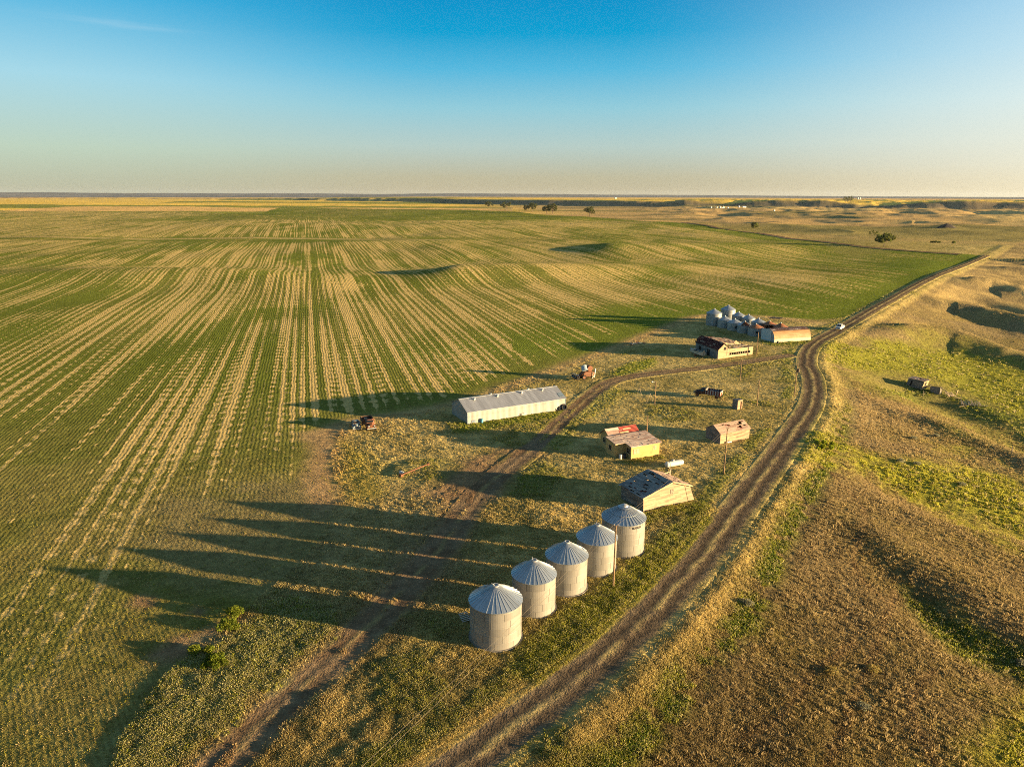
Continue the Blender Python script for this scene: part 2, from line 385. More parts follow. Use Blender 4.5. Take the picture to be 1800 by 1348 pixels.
# ------------------------------------------------------------------ node helpers
class NT:
    def __init__(s, name):
        s.m = bpy.data.materials.new(name); s.m.use_nodes = True; s.t = s.m.node_tree; s.t.nodes.clear()
        s.out = s.t.nodes.new('ShaderNodeOutputMaterial')
    def n(s, typ, **kw):
        nd = s.t.nodes.new('ShaderNode' + typ)
        for k, v in kw.items():
            if k[0] == '_': nd.inputs[k[1:].replace('_', ' ')].default_value = v
            else: setattr(nd, k, v)
        return nd
    def L(s, a, b): s.t.links.new(a, b)
    def setin(s, sock, v):
        if hasattr(v, 'is_output') or isinstance(v, bpy.types.NodeSocket): s.L(v, sock)
        else: sock.default_value = v
    def math(s, op, a, b=0., c=None, clamp=False):
        nd = s.n('Math', operation=op); nd.use_clamp = clamp
        s.setin(nd.inputs[0], a); s.setin(nd.inputs[1], b)
        if c is not None: s.setin(nd.inputs[2], c)
        return nd.outputs[0]
    def noise(s, vec=None, scale=1., detail=3., rough=.55, dim='3D', w=None):
        nd = s.n('TexNoise', noise_dimensions=dim); nd.inputs['Scale'].default_value = scale
        nd.inputs['Detail'].default_value = detail; nd.inputs['Roughness'].default_value = rough
        if vec is not None: s.L(vec, nd.inputs['Vector'])
        if w is not None: s.L(w, nd.inputs['W'])
        return nd.outputs['Fac']
    def rng(s, x, a, b, c=0., d=1., smooth=True):
        nd = s.n('MapRange', interpolation_type='SMOOTHSTEP' if smooth else 'LINEAR'); nd.clamp = True
        s.setin(nd.inputs[0], x)
        for i, v in enumerate((a, b, c, d)): nd.inputs[i + 1].default_value = v
        return nd.outputs[0]
    def mix(s, f, a, b, mode='MIX'):
        nd = s.n('Mix', data_type='RGBA', blend_type=mode)
        s.setin(nd.inputs[0], f); 
        for i, v in ((6, a), (7, b)):
            if isinstance(v, (tuple, list, np.ndarray)): nd.inputs[i].default_value = (*[float(q) for q in v[:3]], 1)
            else: s.L(v, nd.inputs[i])
        return nd.outputs[2]
    def xyz(s, x, y, z=0.):
        nd = s.n('CombineXYZ')
        for i, v in enumerate((x, y, z)): s.setin(nd.inputs[i], v)
        return nd.outputs[0]
    def sep(s, v):
        nd = s.n('SeparateXYZ'); s.L(v, nd.inputs[0]); return nd.outputs
    def bump(s, h, dist=.1, strength=1., normal=None):
        nd = s.n('Bump'); nd.inputs['Strength'].default_value = strength; nd.inputs['Distance'].default_value = dist
        s.L(h, nd.inputs['Height'])
        if normal is not None: s.L(normal, nd.inputs['Normal'])
        return nd.outputs[0]
    def bsdf(s, col, rough=.8, metal=0., normal=None, spec=.3):
        p = s.n('BsdfPrincipled')
        s.setin(p.inputs['Base Color'], (*col[:3], 1) if isinstance(col, (tuple, list, np.ndarray)) else col)
        s.setin(p.inputs['Roughness'], rough); s.setin(p.inputs['Metallic'], metal)
        p.inputs['Specular IOR Level'].default_value = spec
        if normal is not None: s.L(normal, p.inputs['Normal'])
        s.L(p.outputs[0], s.out.inputs[0]); return p
def objvec(t): return t.n('TexCoord').outputs['Object']
def uvvec(t): return t.n('TexCoord').outputs['UV']
MATS = {}
def M(name, f):
    if name not in MATS: MATS[name] = f(NT(name))
    return MATS[name]
def plain(name, col, rough=.6, metal=0., var=.25, scale=2., bump=0., col2=None, spec=.3):
    def f(t):
        v = objvec(t); n = t.noise(v, scale, 5.)
        c2 = col2 or tuple(c * (1 - var) for c in col); c1 = col if col2 else tuple(min(1, c * (1 + var)) for c in col)
        c = t.mix(t.rng(n, .3, .7), c2, c1)
        t.bsdf(c, rough, metal, t.bump(t.noise(v, scale * 6, 4.), bump) if bump else None, spec); return t.m
    return M(name, f)
def boards(name, col, w=.18, axis=1, gap=.12, dark=.25, var=.5, col2=None, paint=0.):
    """weathered boards: width w across uv axis (1 = horizontal siding)"""
    def f(t):
        u = t.sep(uvvec(t)); a = u[1] if axis else u[0]; b = u[0] if axis else u[1]
        k = t.math('DIVIDE', a, w); fr = t.math('FRACT', k); fl = t.math('FLOOR', k)
        wn = t.n('TexWhiteNoise', noise_dimensions='2D'); t.L(t.xyz(fl, t.math('FLOOR', t.math('DIVIDE', t.math('ADD', b, t.math('MULTIPLY', fl, 1.37)), 2.4))), wn.inputs['Vector'])
        g = t.noise(t.xyz(t.math('MULTIPLY', b, .7), t.math('MULTIPLY', a, 14.)), 1., 5., .6)
        lo = t.noise(objvec(t), .7, 4.)
        m = t.math('ADD', t.math('MULTIPLY', wn.outputs['Value'], .55), t.math('MULTIPLY', g, .65))
        c2 = col2 or tuple(c * (1 - var) for c in col)
        c = t.mix(t.rng(m, .25, .95), c2, col)
        c = t.mix(t.rng(lo, .5, .75, 0, .45), c, tuple(x * .55 for x in c2))
        gl = t.rng(fr, 0., gap, 1, 0)
        c = t.mix(t.math('MULTIPLY', gl, 1 - dark), c, (.02, .018, .016))
        t.bsdf(c, .85, 0, t.bump(t.math('SUBTRACT', t.math('MULTIPLY', g, .3), gl), .012), .2); return t.m
    return M(name, f)
def corrugated(name, col, pitch=.3, axis=0, metal=.0, rough=.45, rust=0., rustcol=(.25, .1, .04), depth=.02, joint=0., spec=.4):
    def f(t):
        u = t.sep(uvvec(t)); a = u[0] if axis == 0 else u[1]; b = u[1] if axis == 0 else u[0]
        w = t.math('SINE', t.math('MULTIPLY', a, 2 * math.pi / pitch))
        n = t.noise(t.xyz(t.math('MULTIPLY', u[0], 1.), t.math('MULTIPLY', u[1], .35)), 1.4, 5., .6)
        wn = t.n('TexWhiteNoise', noise_dimensions='1D'); t.L(t.math('FLOOR', t.math('DIVIDE', a, .9)), wn.inputs['W'])
        k = t.math('ADD', t.math('MULTIPLY', n, .7), t.math('MULTIPLY', wn.outputs['Value'], .3))
        c = t.mix(t.rng(k, .25, .8), tuple(x * .8 for x in col), tuple(min(1, x * 1.1) for x in col))
        met = metal
        if rust:
            r = t.rng(t.noise(t.xyz(t.math('MULTIPLY', u[0], .8), t.math('MULTIPLY', u[1], .5)), .55, 6., .65), .62 - rust * .35, .72 - rust * .35)
            c = t.mix(r, c, rustcol); met = t.math('MULTIPLY', t.math('SUBTRACT', 1., r), metal)
        if joint:
            jl = t.rng(t.math('FRACT', t.math('DIVIDE', a, joint)), 0, .05, 1, 0)
            c = t.mix(t.math('MULTIPLY', jl, .5), c, tuple(x * .35 for x in col))
        t.bsdf(c, rough, met, t.bump(w, depth), spec); return t.m
    return M(name, f)
def sheets(name, col, W=2.2, Hh=.9, metal=.25, rough=.5, stain=.25):
    """bin wall: rolled steel courses with staggered lap joints, fine horizontal corrugation"""
    def f(t):
        u = t.sep(uvvec(t)); row = t.math('FLOOR', t.math('DIVIDE', u[1], Hh))
        wn = t.n('TexWhiteNoise', noise_dimensions='1D'); t.L(row, wn.inputs['W'])
        x = t.math('DIVIDE', t.math('ADD', u[0], t.math('MULTIPLY', wn.outputs['Value'], 1.9)), W)
        fx = t.math('FRACT', x); fy = t.math('FRACT', t.math('DIVIDE', u[1], Hh))
        vj = t.rng(fx, .02, .06, 1, 0); hj = t.rng(fy, 0., .06, 1, 0)
        pn = t.n('TexWhiteNoise', noise_dimensions='2D'); t.L(t.xyz(t.math('FLOOR', x), row), pn.inputs['Vector'])
        st = t.noise(t.xyz(t.math('MULTIPLY', u[0], 1.6), t.math('MULTIPLY', u[1], .25)), 1.5, 5., .6)
        k = t.math('ADD', t.math('MULTIPLY', pn.outputs['Value'], .4), t.math('MULTIPLY', st, .6))
        c = t.mix(t.rng(k, .2, .8), tuple(q * (1 - stain) for q in col), col)
        oi = t.n('ObjectInfo').outputs['Random']; c = t.mix(1., c, t.mix(oi, (.86, .85, .84), (1.06, 1.05, 1.02)), 'MULTIPLY')
        rs = t.noise(t.xyz(t.math('MULTIPLY', u[0], 2.6), t.math('MULTIPLY', u[1], .12), t.math('MULTIPLY', oi, 50.)), 1., 4., .6); c = t.mix(t.rng(rs, .64, .82, 0, .22), c, (.24, .17, .11))
        c = t.mix(t.math('MULTIPLY', vj, .8), c, tuple(q * .3 for q in col))
        c = t.mix(t.math('MULTIPLY', hj, .25), c, tuple(q * .5 for q in col))
        lowb = t.rng(u[1], .0, .55, .35, 0)
        c = t.mix(lowb, c, (.3, .27, .22))
        wv = t.math('SINE', t.math('MULTIPLY', u[1], 2 * math.pi / .11))
        h = t.math('ADD', t.math('MULTIPLY', wv, .10), t.math('MULTIPLY', t.math('ADD', vj, hj), .8))
        t.bsdf(c, rough, metal, t.bump(h, .012), .4); return t.m
    return M(name, f)
def rusty(name, paint, amount=.5, rust=(.2, .075, .03), rough=.6):
    def f(t):
        v = objvec(t); n = t.noise(v, 1.7, 6., .65); n2 = t.noise(v, 9., 3.)
        r = t.rng(t.math('ADD', n, t.math('MULTIPLY', n2, .25)), .78 - amount * .4, .88 - amount * .4)
        c = t.mix(r, t.mix(n2, paint, tuple(p * .8 for p in paint)), t.mix(n2, rust, tuple(p * .45 for p in rust)))
        t.bsdf(c, rough, 0, t.bump(n2, .01), .3); return t.m
    return M(name, f)

# ------------------------------------------------------------------ ground material
def ground_mat(name, stub=True):
    t = NT(name); pos = t.n('NewGeometry').outputs['Position']; p = t.sep(pos)
    at = t.n('Attribute', attribute_name='Col'); col = at.outputs['Color']; al = at.outputs['Alpha']
    n1 = t.noise(pos, .9, 4., .65); n2 = t.noise(pos, 4.5, 3., .6); n3 = t.noise(pos, .22, 3., .6)
    c = t.mix(1., col, t.mix(t.rng(n1, .25, .75, smooth=False), (.62, .62, .64), (1.36, 1.36, 1.3)), 'MULTIPLY')
    c = t.mix(1., c, t.mix(t.rng(n2, .25, .75, smooth=False), (.66, .67, .7), (1.34, 1.33, 1.26)), 'MULTIPLY')
    h = t.math('ADD', t.math('MULTIPLY', n1, .5), t.math('MULTIPLY', n2, .22))
    if stub:
        q = t.math('ADD', t.math('MULTIPLY', p[0], .962), t.math('MULTIPLY', p[1], .272))
        s = t.math('SUBTRACT', t.math('MULTIPLY', p[1], .962), t.math('MULTIPLY', p[0], .272))
        wob = t.math('MULTIPLY', t.math('SUBTRACT', n3, .5), 1.2)
        qq = t.math('ADD', q, wob)
        A = t.noise(t.xyz(t.math('MULTIPLY', qq, .17), t.math('MULTIPLY', s, .004)), 1., 2., .5, '2D')
        B = t.noise(t.xyz(t.math('MULTIPLY', qq, 1.05), t.math('MULTIPLY', s, .006)), 1., 2., .6, '2D')
        cw = t.noise(t.xyz(t.math('MULTIPLY', qq, .06), t.math('MULTIPLY', s, .0015)), 1., 1., .5, '2D')
        comb = t.math('SINE', t.math('ADD', t.math('MULTIPLY', qq, 2 * math.pi / 2.9), t.math('MULTIPLY', cw, 14.)))
        m = t.math('ADD', t.math('ADD', t.math('MULTIPLY', A, .55), t.math('MULTIPLY', B, .42)), t.math('MULTIPLY', comb, .10))
        ph = t.noise(t.xyz(t.math('MULTIPLY', qq, .2), t.math('MULTIPLY', s, .004)), 1., 1., .5, '2D')
        dash = t.math('SINE', t.math('ADD', t.math('MULTIPLY', s, 2 * math.pi / 4.7), t.math('MULTIPLY', ph, 9.)))
        m2 = t.math('ADD', m, t.math('MULTIPLY', t.math('MULTIPLY', dash, t.rng(n3, .35, .6, .25, 1.)), .06))
        m2 = t.math('ADD', m2, t.math('MULTIPLY', t.math('SUBTRACT', n1, .5), .30))
        m2 = t.math('ADD', m2, t.math('MULTIPLY', t.math('SUBTRACT', al, .6), .22))
        k = t.math('MULTIPLY', t.rng(m2, .54, .612), t.rng(al, 0.02, .35))
        tan = t.mix(t.rng(n1, .3, .7), (.52, .37, .135), (.76, .55, .22))
        c = t.mix(t.math('MULTIPLY', k, .84), c, tan)
        # drill rows
        rw = t.math('SINE', t.math('MULTIPLY', qq, 2 * math.pi / .76))
        fade = t.rng(al, .03, .25, 0, 1)
        h = t.math('ADD', h, t.math('MULTIPLY', t.math('MULTIPLY', rw, fade), .05))
    t.bsdf(c, 1., 0, t.bump(h, .9), 0.); return t.m
# ------------------------------------------------------------------ ground sheet
def polar():
    a = np.concatenate([np.linspace(-180, -52, 40)[:-1], np.linspace(-52, -46, 20)[:-1], np.linspace(-46, 46, NA), np.linspace(46, 52, 20)[1:], np.linspace(52, 180, 40)[1:]])
    rs = [1., 8., 16., 24., 30., 35.]
    r = 38.
    while r < 26000:
        rs.append(r); r += min(max(.16, RK * r * r / 34000.), r * (.009 if r < 5500 else .02))
    rs.append(26000.)
    return np.radians(a), np.array(rs)
NA, RK = 1150, .62
AN, RS = polar()
def ground_part(name, r0, r1, mat):
    i = (RS >= r0) & (RS <= r1); rs = RS[i]
    RR, AA = np.meshgrid(rs, AN, indexing='ij'); x = (RR * np.sin(AA)).ravel(); y = (RR * np.cos(AA)).ravel()
    z = H(x, y); _, s = base_h(x, y); z = z + micro(x, y, np.hypot(x, y), s)
    z = z - .06 * sst(3.3, 2.7, np.abs(s)) * (np.hypot(x, y) < 800) * sst(-20, 0, y)
    d = np.full(x.shape, 50.); m = np.hypot(x, y) < 330; d[m] = pdist(x[m], y[m], YARD_TRACK)[0]
    z = z - .08 * sst(2.6, 2.0, d)
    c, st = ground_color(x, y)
    nr, na = len(rs), len(AN); id_ = np.arange(nr * na).reshape(nr, na)
    F = np.stack([id_[:-1, :-1], id_[:-1, 1:], id_[1:, 1:], id_[1:, :-1]], -1).reshape(-1, 4)[:, ::-1]
    o = new_mesh(name, np.stack([x, y, z], 1), F, mat, colors=np.concatenate([c, st[:, None]], 1), smooth=True)
    return tag(o, kind='structure')
GM = ground_mat('ground_field_grass')
SPLIT = RS[np.argmin(np.abs(RS - 11000))]
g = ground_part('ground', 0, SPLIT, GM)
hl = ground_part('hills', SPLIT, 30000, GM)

# ------------------------------------------------------------------ roads: ribbons laid on the ground
def ribbon(name, L, half, prof, step=1.0, lift=.02, nx=25, ext=None):
    L = smooth_line(L[::2], step)
    d = np.gradient(L, axis=0); d /= np.linalg.norm(d, axis=1)[:, None]; nrm = np.stack([d[:, 1], -d[:, 0]], 1)
    w = np.linspace(-half, half, nx)
    X = (L[:, None, 0] + nrm[:, None, 0] * w).ravel(); Y = (L[:, None, 1] + nrm[:, None, 1] * w).ravel()
    W = np.tile(w, len(L)); r = np.hypot(X, Y)
    j = (fbm(X / 2.2, Y / 2.2, 3, 4.) - .5)
    col, dz, k = prof(W + j * 1.0, X, Y)
    gc, _ = ground_color(X, Y); k = k * sst(half, half * .82, np.abs(W))
    col = gc * (1 - k[:, None]) + col * k[:, None]
    _, s = base_h(X, Y)
    z = H(X, Y) + lift + .00028 * r + dz
    z = np.where(np.abs(W) > half * .97, z - .25 - .0004 * r, z)
    n = len(L); id_ = np.arange(n * nx).reshape(n, nx)
    F = np.stack([id_[:-1, :-1], id_[:-1, 1:], id_[1:, 1:], id_[1:, :-1]], -1).reshape(-1, 4)
    o = new_mesh(name, np.stack([X, Y, z], 1), F, RM, colors=col, smooth=True)
    return tag(o, kind='structure')
RM = ground_mat('road_dirt', False)
def prof_main(w, X, Y):
    n = fbm(X / 3., Y / 3., 3, 6.); n2 = fbm(X / .8, Y / .8, 2, 1.)
    rut = np.clip(gauss(np.abs(w) - 1.1, .75), 0, 1)
    med = gauss(w, .36) * sst(.3, .5, n)
    c = lerp(np.tile(DIRT, (len(w), 1)), DIRT * 1.25, sst(.35, .7, n2))
    c = lerp(c, C(.090, .067, .048), sst(.75, .25, np.abs(np.abs(w) - 1.05)) * .75)
    c = lerp(c, GOLD * .8, np.clip(med * .95, 0, 1))
    far = sst(250, 330, Y)
    k = sst(2.7, 1.9, np.abs(w))
    dz = -.035 * rut + .02 * gauss(w, .45)
    return c, dz, k
def prof_yard(w, X, Y):
    n = fbm(X / 2.5, Y / 2.5, 3, 6.); near = sst(104, 125, Y + .0 * X)
    c = lerp(np.tile(C(.228, .165, .105), (len(w), 1)), C(.17, .112, .068), sst(.35, .7, n))
    c = lerp(c, GOLD * .8, gauss(w, .35) * sst(.45, .6, n) * .6)
    k = sst(2.5 + .5 * (1 - near), 1.6, np.abs(w)) * (.85 + .15 * near) * sst(.12, .35, n + near * .3)
    k = k * sst(44, 50, Y)
    return c, -.04 * gauss(np.abs(w) - .9, .6), k
def prof_far(w, X, Y):
    n = fbm(X / 9, Y / 9, 3, 6.)
    c = lerp(np.tile(C(.13, .085, .065), (len(w), 1)), C(.3, .2, .12), sst(.3, .7, n) * .3)
    return c, 0 * w, sst(5.5, 3.5, np.abs(w))
ribbon('road', ROAD, 3.4, prof_main, 1.2)
YT = YARD_TRACK[YARD_TRACK[:, 1] > 40]
ribbon('farm_track', YT, 3.2, prof_yard, 1.2, lift=.025)
ribbon('county_road', FAR_ROAD, 7., prof_far, 12., lift=.2, nx=13)
# second wheel trail climbing off to the right by the junction
# ================================================================== THINGS
def at(u, v):
    x, y = G(u, v); return Vector((x, y, Hs(x, y)))
def frame(A, B):
    a = at(*A); b = at(*B); d = b - a
    return a, math.atan2(d.y, d.x), math.hypot(d.x, d.y)
def local(loc, rz, u, v):
    """ground point of a pixel in a thing's own axes"""
    p = at(u, v) - loc; c, s = math.cos(-rz), math.sin(-rz)
    return (p.x * c - p.y * s, p.x * s + p.y * c)
def copy_tree(o, parent=None):
    c = o.copy(); COL.objects.link(c); c.parent = parent
    for ch in list(o.children): copy_tree(ch, c)
    return c
# ---- materials
m_wall = sheets('bin_steel', (.32, .31, .285))
m_wallb = sheets('old_bin_steel', (.34, .37, .38), W=2.0, Hh=.82, metal=.3, stain=.35)
m_roof = corrugated('bin_roof_steel', (.40, .46, .52), pitch=.5, metal=.75, rough=.38, depth=.004)
m_rib = plain('roof_rib_steel', (.46, .49, .52), .4, .6, .1)
m_cap = plain('vent_steel', (.50, .50, .49), .45, .5, .2)
m_conc = plain('concrete', (.20, .185, .165), .95, 0, .3, 3., .02)
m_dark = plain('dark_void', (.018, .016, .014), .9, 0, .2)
m_letter = plain('black_paint', (.03, .028, .026), .8)
m_rustr = corrugated('rusty_roof_steel', (.26, .26, .26), pitch=.4, metal=.4, rough=.6, rust=.75, depth=.006)
m_rust = rusty('rusted_iron', (.16, .075, .04), .8)
m_wood = boards('weathered_siding', (.36, .30, .22), .19, 1, .1, .3, .45, (.17, .15, .125))
m_woodd = boards('dark_siding', (.23, .21, .19), .19, 1, .12, .2, .5)
m_shingle = boards('worn_roof_boards', (.21, .20, .19), .3, 1, .06, .4, .5, (.10, .095, .095))
m_paleroof = boards('bleached_roof_boards', (.46, .335, .25), .28, 1, .06, .5, .35, (.25, .17, .13))
m_pole = plain('pole_timber', (.24, .16, .09), .9, 0, .3, 4.)
m_post = plain('grey_timber', (.26, .22, .17), .9, 0, .35, 3.)
m_rubber = plain('tyre_rubber', (.016, .016, .016), .85, 0, .3)
m_glass = plain('dark_glass', (.012, .015, .018), .12, 0, .1, spec=.5)
m_wire = plain('bare_wire', (.19, .155, .11), .5, .4, .1)
m_glz = plain('insulator_glaze', (.32, .30, .27), .3, 0, .2)

# ---- five big grain bins
def roof_ribs(mb, r0, z0, r1, z1, n, w=.05, h=.07, m=0, ph=0.):
    for k in range(n):
        a = ph + 2 * math.pi * k / n
        c, s = math.cos(a), math.sin(a)
        mb.bar((r0 * c, r0 * s, z0), (r1 * c, r1 * s, z1), w, h, m)
def grain_bin(label, px, R=3.0, Hw=4.75, rise=1.55, tiered=False, hatch=True):
    loc = at(*px); t = thing('grain_bin', label, 'grain bin', loc, random.uniform(0, 6.28) if not tiered else 0, 'five big steel grain bins in a row beside the dirt road')
    f = MB(); f.lathe([(R + .02, -.5), (R + .18, -.5), (R + .18, .14), (R - .1, .14)], 48); f.build('foundation', [m_conc], t)
    w = MB()
    prof = [(R, .0)]
    for k in range(5):
        z0 = .0 + k * Hw / 5; z1 = (k + 1) * Hw / 5
        prof += [(R, z1 - .05), (R + .014, z1 - .045), (R + .014, z1 - .005), (R, z1)] if k < 4 else [(R, z1)]
    w.lathe(prof, 72); wo = w.build('wall', [m_wall], t, smooth=True)
    Re = R + .13; rt = .34; ze = Hw - .04; zt = Hw + rise
    rb = MB()
    if not tiered:
        rb.lathe([(R - .05, Hw - .10), (Re, ze - .05), (Re, ze), (rt, zt), (rt, zt)], 64)
        roof_ribs(rb, Re - .01, ze + .02, rt, zt + .02, 32, m=1)
    else:
        zz = lambda r: ze + (zt - ze) * (Re - r) / (Re - rt)
        r1, r2 = R * .62, R * .27
        rb.lathe([(R - .05, Hw - .1), (Re, ze - .05), (Re, ze), (r1, zz(r1)), (r1 + .06, zz(r1) + .02), (r1 + .06, zz(r1) + .07), (r2, zz(r2) + .05), (r2 + .06, zz(r2) + .08), (r2 + .06, zz(r2) + .16), (rt, zt + .1)], 64)
        roof_ribs(rb, Re - .01, ze + .02, r1 + .05, zz(r1 + .05) + .02, 36, w=.07, h=.11, m=1); roof_ribs(rb, r1 + .04, zz(r1) + .09, r2 + .05, zz(r2) + .1, 36, w=.05, h=.09, m=1)
    rf = rb.build('roof', [m_roof, m_rib], t)
    v = MB()
    if tiered: v.lathe([(.0, zt + .30), (.25, zt + .26), (.5, zt + .12), (.55, zt + .02)][::-1], 24)
    else:
        v.lathe([(rt + .05, zt - .05), (rt + .05, zt + .13), (rt - .06, zt + .15), (rt - .07, zt + .02)], 28)
        v.lathe([(.01, zt + .06), (.25, zt + .04)][::-1], 20); v.bar((-.1, .1, zt + .05), (.15, .42, zt + .34), .06, .05)
    v.build('roof_cap', [m_cap], rf)
    if hatch and not tiered:
        hb = MB(); a = math.radians(128) - t.rotation_euler.z; r_ = R * .78; z_ = ze + (zt - ze) * .25
        M_ = Matrix.Translation((r_ * math.cos(a), r_ * math.sin(a), z_)) @ Matrix.Rotation(a, 4, 'Z') @ Matrix.Rotation(math.atan2(rise, Re - rt), 4, 'Y')
        hb.box(-.42, .42, -.36, .36, 0.02, .14); hb.V = [tuple(M_ @ Vector(p)) for p in hb.V]; hb.build('roof_hatch', [m_cap], rf)
    return t, R, Hw
BINL = ['grey steel bin nearest the lower edge, with a slatted rack by its shaded side', 'steel grain bin second from the bottom of the diagonal row',
        'middle steel grain bin, with two bins on each side of it', 'steel grain bin partly hidden behind the tall bare pole', 'steel bin with a stepped blue ribbed roof and black lettering under the eave']
BINP = [(871.5, 1117), (938, 1066), (995, 1029), (1047.5, 996), (1094, 963)]
bins = [grain_bin(l, p, tiered=(i == 4), Hw=(4.75, 4.6, 4.5, 4.55, 4.9)[i], R=(2.9, 2.6, 2.61, 2.62, 2.98)[i]) for i, (l, p) in enumerate(zip(BINL, BINP))]
# lettering under the eave of the fifth bin
def letters(parent, text, R, zc, size, acen, mat):
    cu = bpy.data.curves.new('lettering', 'FONT'); cu.body = text; cu.size = size; cu.align_x = 'CENTER'; cu.extrude = .0; cu.offset = .012
    o = bpy.data.objects.new('tmp', cu); COL.objects.link(o); bpy.context.view_layer.update()
    me = bpy.data.meshes.new_from_object(o.evaluated_get(bpy.context.evaluated_depsgraph_get())); bpy.data.objects.remove(o)
    V = [(v.co.x, v.co.y) for v in me.vertices]; F = [tuple(p.vertices) for p in me.polygons]
    P = []
    for x, y in V:
        a = acen + x / R; P.append(((R + .03) * math.cos(a), (R + .03) * math.sin(a), zc + y))
    return new_mesh('lettering', P, F, [mat], parent)
letters(bins[4][0], 'BUTLER', 2.98, 4.28, .42, math.radians(-62), m_letter)
# slatted rack lying by the first bin
loc = at(817, 1090); rk = thing('slatted_rack', 'pale slatted rack leaning in the shade beside the nearest bin', 'rack', loc, .5)
b = MB()
for i in range(6): b.bar((-.55, i * .2 - .5, .25 + i * .09), (.55, i * .2 - .5, .25 + i * .09), .09, .04)
b.build('slats', [m_cap], rk); b = MB()
for x in (-.45, .45): b.bar((x, -.6, .18), (x, .62, .72), .05); b.bar((x, .6, 0), (x, .6, .72), .05)
b.build('frame', [m_post], rk)

# ---- poles and wires
def pole(px, top_v, label, name='utility_pole', pins=True, r=.105, lamp=False, trans=False, tilt=(0, 0), cat='utility pole', group='bare timber poles of the farm line'):
    p = at(*px); x, f, d = ray(px[0], top_v); hgt = HC - p.y * d / f - p.z
    t = thing(name, label, cat, p, 0, group); b = MB(); top = Vector((tilt[0], tilt[1], hgt))
    b.tube((0, 0, -.4), top, r * 1.15, r * .8, 10); b.build('pole', [m_pole], t)
    if pins:
        for sx_ in (-.22, .22):
            i = MB(); i.tube(top + Vector((sx_ * .5, 0, -.25)), top + Vector((sx_, 0, .1)), .02, .02, 6, 1); i.lathe([(.03, .08), (.07, .1), (.07, .19), (.03, .24), (0, .25)], 10, 0, tuple(top + Vector((sx_, 0, 0))))
            i.build('insulator', [m_glz, m_rust], t)
    if lamp:
        i = MB(); i.bar(top + Vector((0, 0, -.3)), top + Vector((-.75, -.1, -.05)), .06); i.build('lamp_arm', [m_cap], t)
        i = MB(); i.lathe([(0, .16), (.1, .15), (.2, .02), (.17, -.16), (.05, -.22), (0, -.22)][::-1], 14, 0, tuple(top + Vector((-.85, -.12, -.12)))); i.build('lamp', [plain('white_lamp', (.7, .68, .6), .4)], t)
    if trans:
        i = MB(); i.lathe([(0, 0), (.26, .0), (.26, .75), (.2, .82), (0, .84)], 14, 0, (.33, -.1, hgt - 2.0)); i.tube((.33, -.1, hgt - 1.16), (.33, -.1, hgt - .95), .05, .03, 8); i.build('transformer', [plain('dark_enamel', (.09, .06, .05), .5)], t)
    return t, p + top
P1 = pole((1078, 1031), 924, 'tall bare pole standing in front of the stepped roof bin')
P2 = pole((1272, 834), 753, 'bare pole in the grass in front of the small wooden shed')
P3 = pole((1136, 778), 731, 'pole behind the yellow house by its red roof patch', pins=False, r=.11)
P4 = pole((1330.5, 713), 669, 'thin pole with a dark top beside the outhouse', r=.11)
P5 = pole((1150.5, 711.5), 670, 'pole with a white yard lamp by the swing frame', lamp=True, pins=False, r=.11)
P6 = pole((1301, 668), 632, 'pole beside the curving farm track above the old box truck', r=.11)
P7 = pole((1396, 696), 640, 'dark pole with a transformer by the inside of the road bend', trans=True, r=.12)
P8 = pole((1329.5, 625), 584, 'pole between the ruined barn and the arched hut', pins=False, r=.12)
P0 = Vector((-34., 22., 8.5 + Hs(-34, 22)))
def wire(label, A, B, off, sag=.5, r=.010):
    b = MB(); A = A + off; B = B + off; n = 14; prev = None
    for k in range(n + 1):
        t = k / n; p = A.lerp(B, t) + Vector((0, 0, -sag * 4 * t * (1 - t)))
        if prev is not None: b.tube(prev, p, r, r, 5, cap=False)
        prev = p
    o = b.build('overhead_wire', [m_wire], None, True); tag(o, label, 'wire', 'overhead wires of the farm line')
wz = Vector((-.22, 0, .2)); wy = Vector((.22, 0, .2))
P1t = P1[1]
PA = Vector(P1t); x_, f_, d_ = ray(640, 1348); tt = 34. / f_
PA0 = Vector((x_ * tt, 34., HC - d_ * tt))
# the wires run on past the lower edge of the picture, in line with the last pole
dirw = (PA0 - PA); PA0 = PA + dirw * 1.25
wire('upper wire passing in front of the big bins from below', PA0, P1t, wz, .4); wire('lower wire passing in front of the big bins from below', PA0, P1t, wy, .5)
wire('upper wire from the bin pole to the shed pole', P1t, P2[1], wz, .5); wire('lower wire from the bin pole to the shed pole', P1t, P2[1], wy, .6)
wire('upper wire from the shed pole to the outhouse pole', P2[1], P4[1], wz, .5); wire('lower wire from the shed pole to the outhouse pole', P2[1], P4[1], wy, .6)
wire('wire from the outhouse pole to the transformer pole', P4[1], P7[1], wz, .5); wire('wire from the outhouse pole to the track pole', P4[1], P6[1], wy, .5)
# swing frame of two leaning pairs and a top pipe
a1 = at(1123, 698); a2 = at(1142, 708.5); rz = math.atan2(a2.y - a1.y, a2.x - a1.x); Ls = math.hypot(a2.x - a1.x, a2.y - a1.y)
sw = thing('swing_frame', 'thin pipe swing frame with two splayed leg pairs beside the lamp pole', 'swing frame', a1, rz)
for x in (0, Ls):
    for s_ in (-1, 1):
        b = MB(); b.tube((x, s_ * .95, -.1), (x, 0, 2.35), .055, .05, 7); b.build('leg', [m_post], sw)
b = MB(); b.tube((-.1, 0, 2.36), (Ls + .1, 0, 2.36), .045, .045, 7); b.build('top_bar', [m_post], sw)

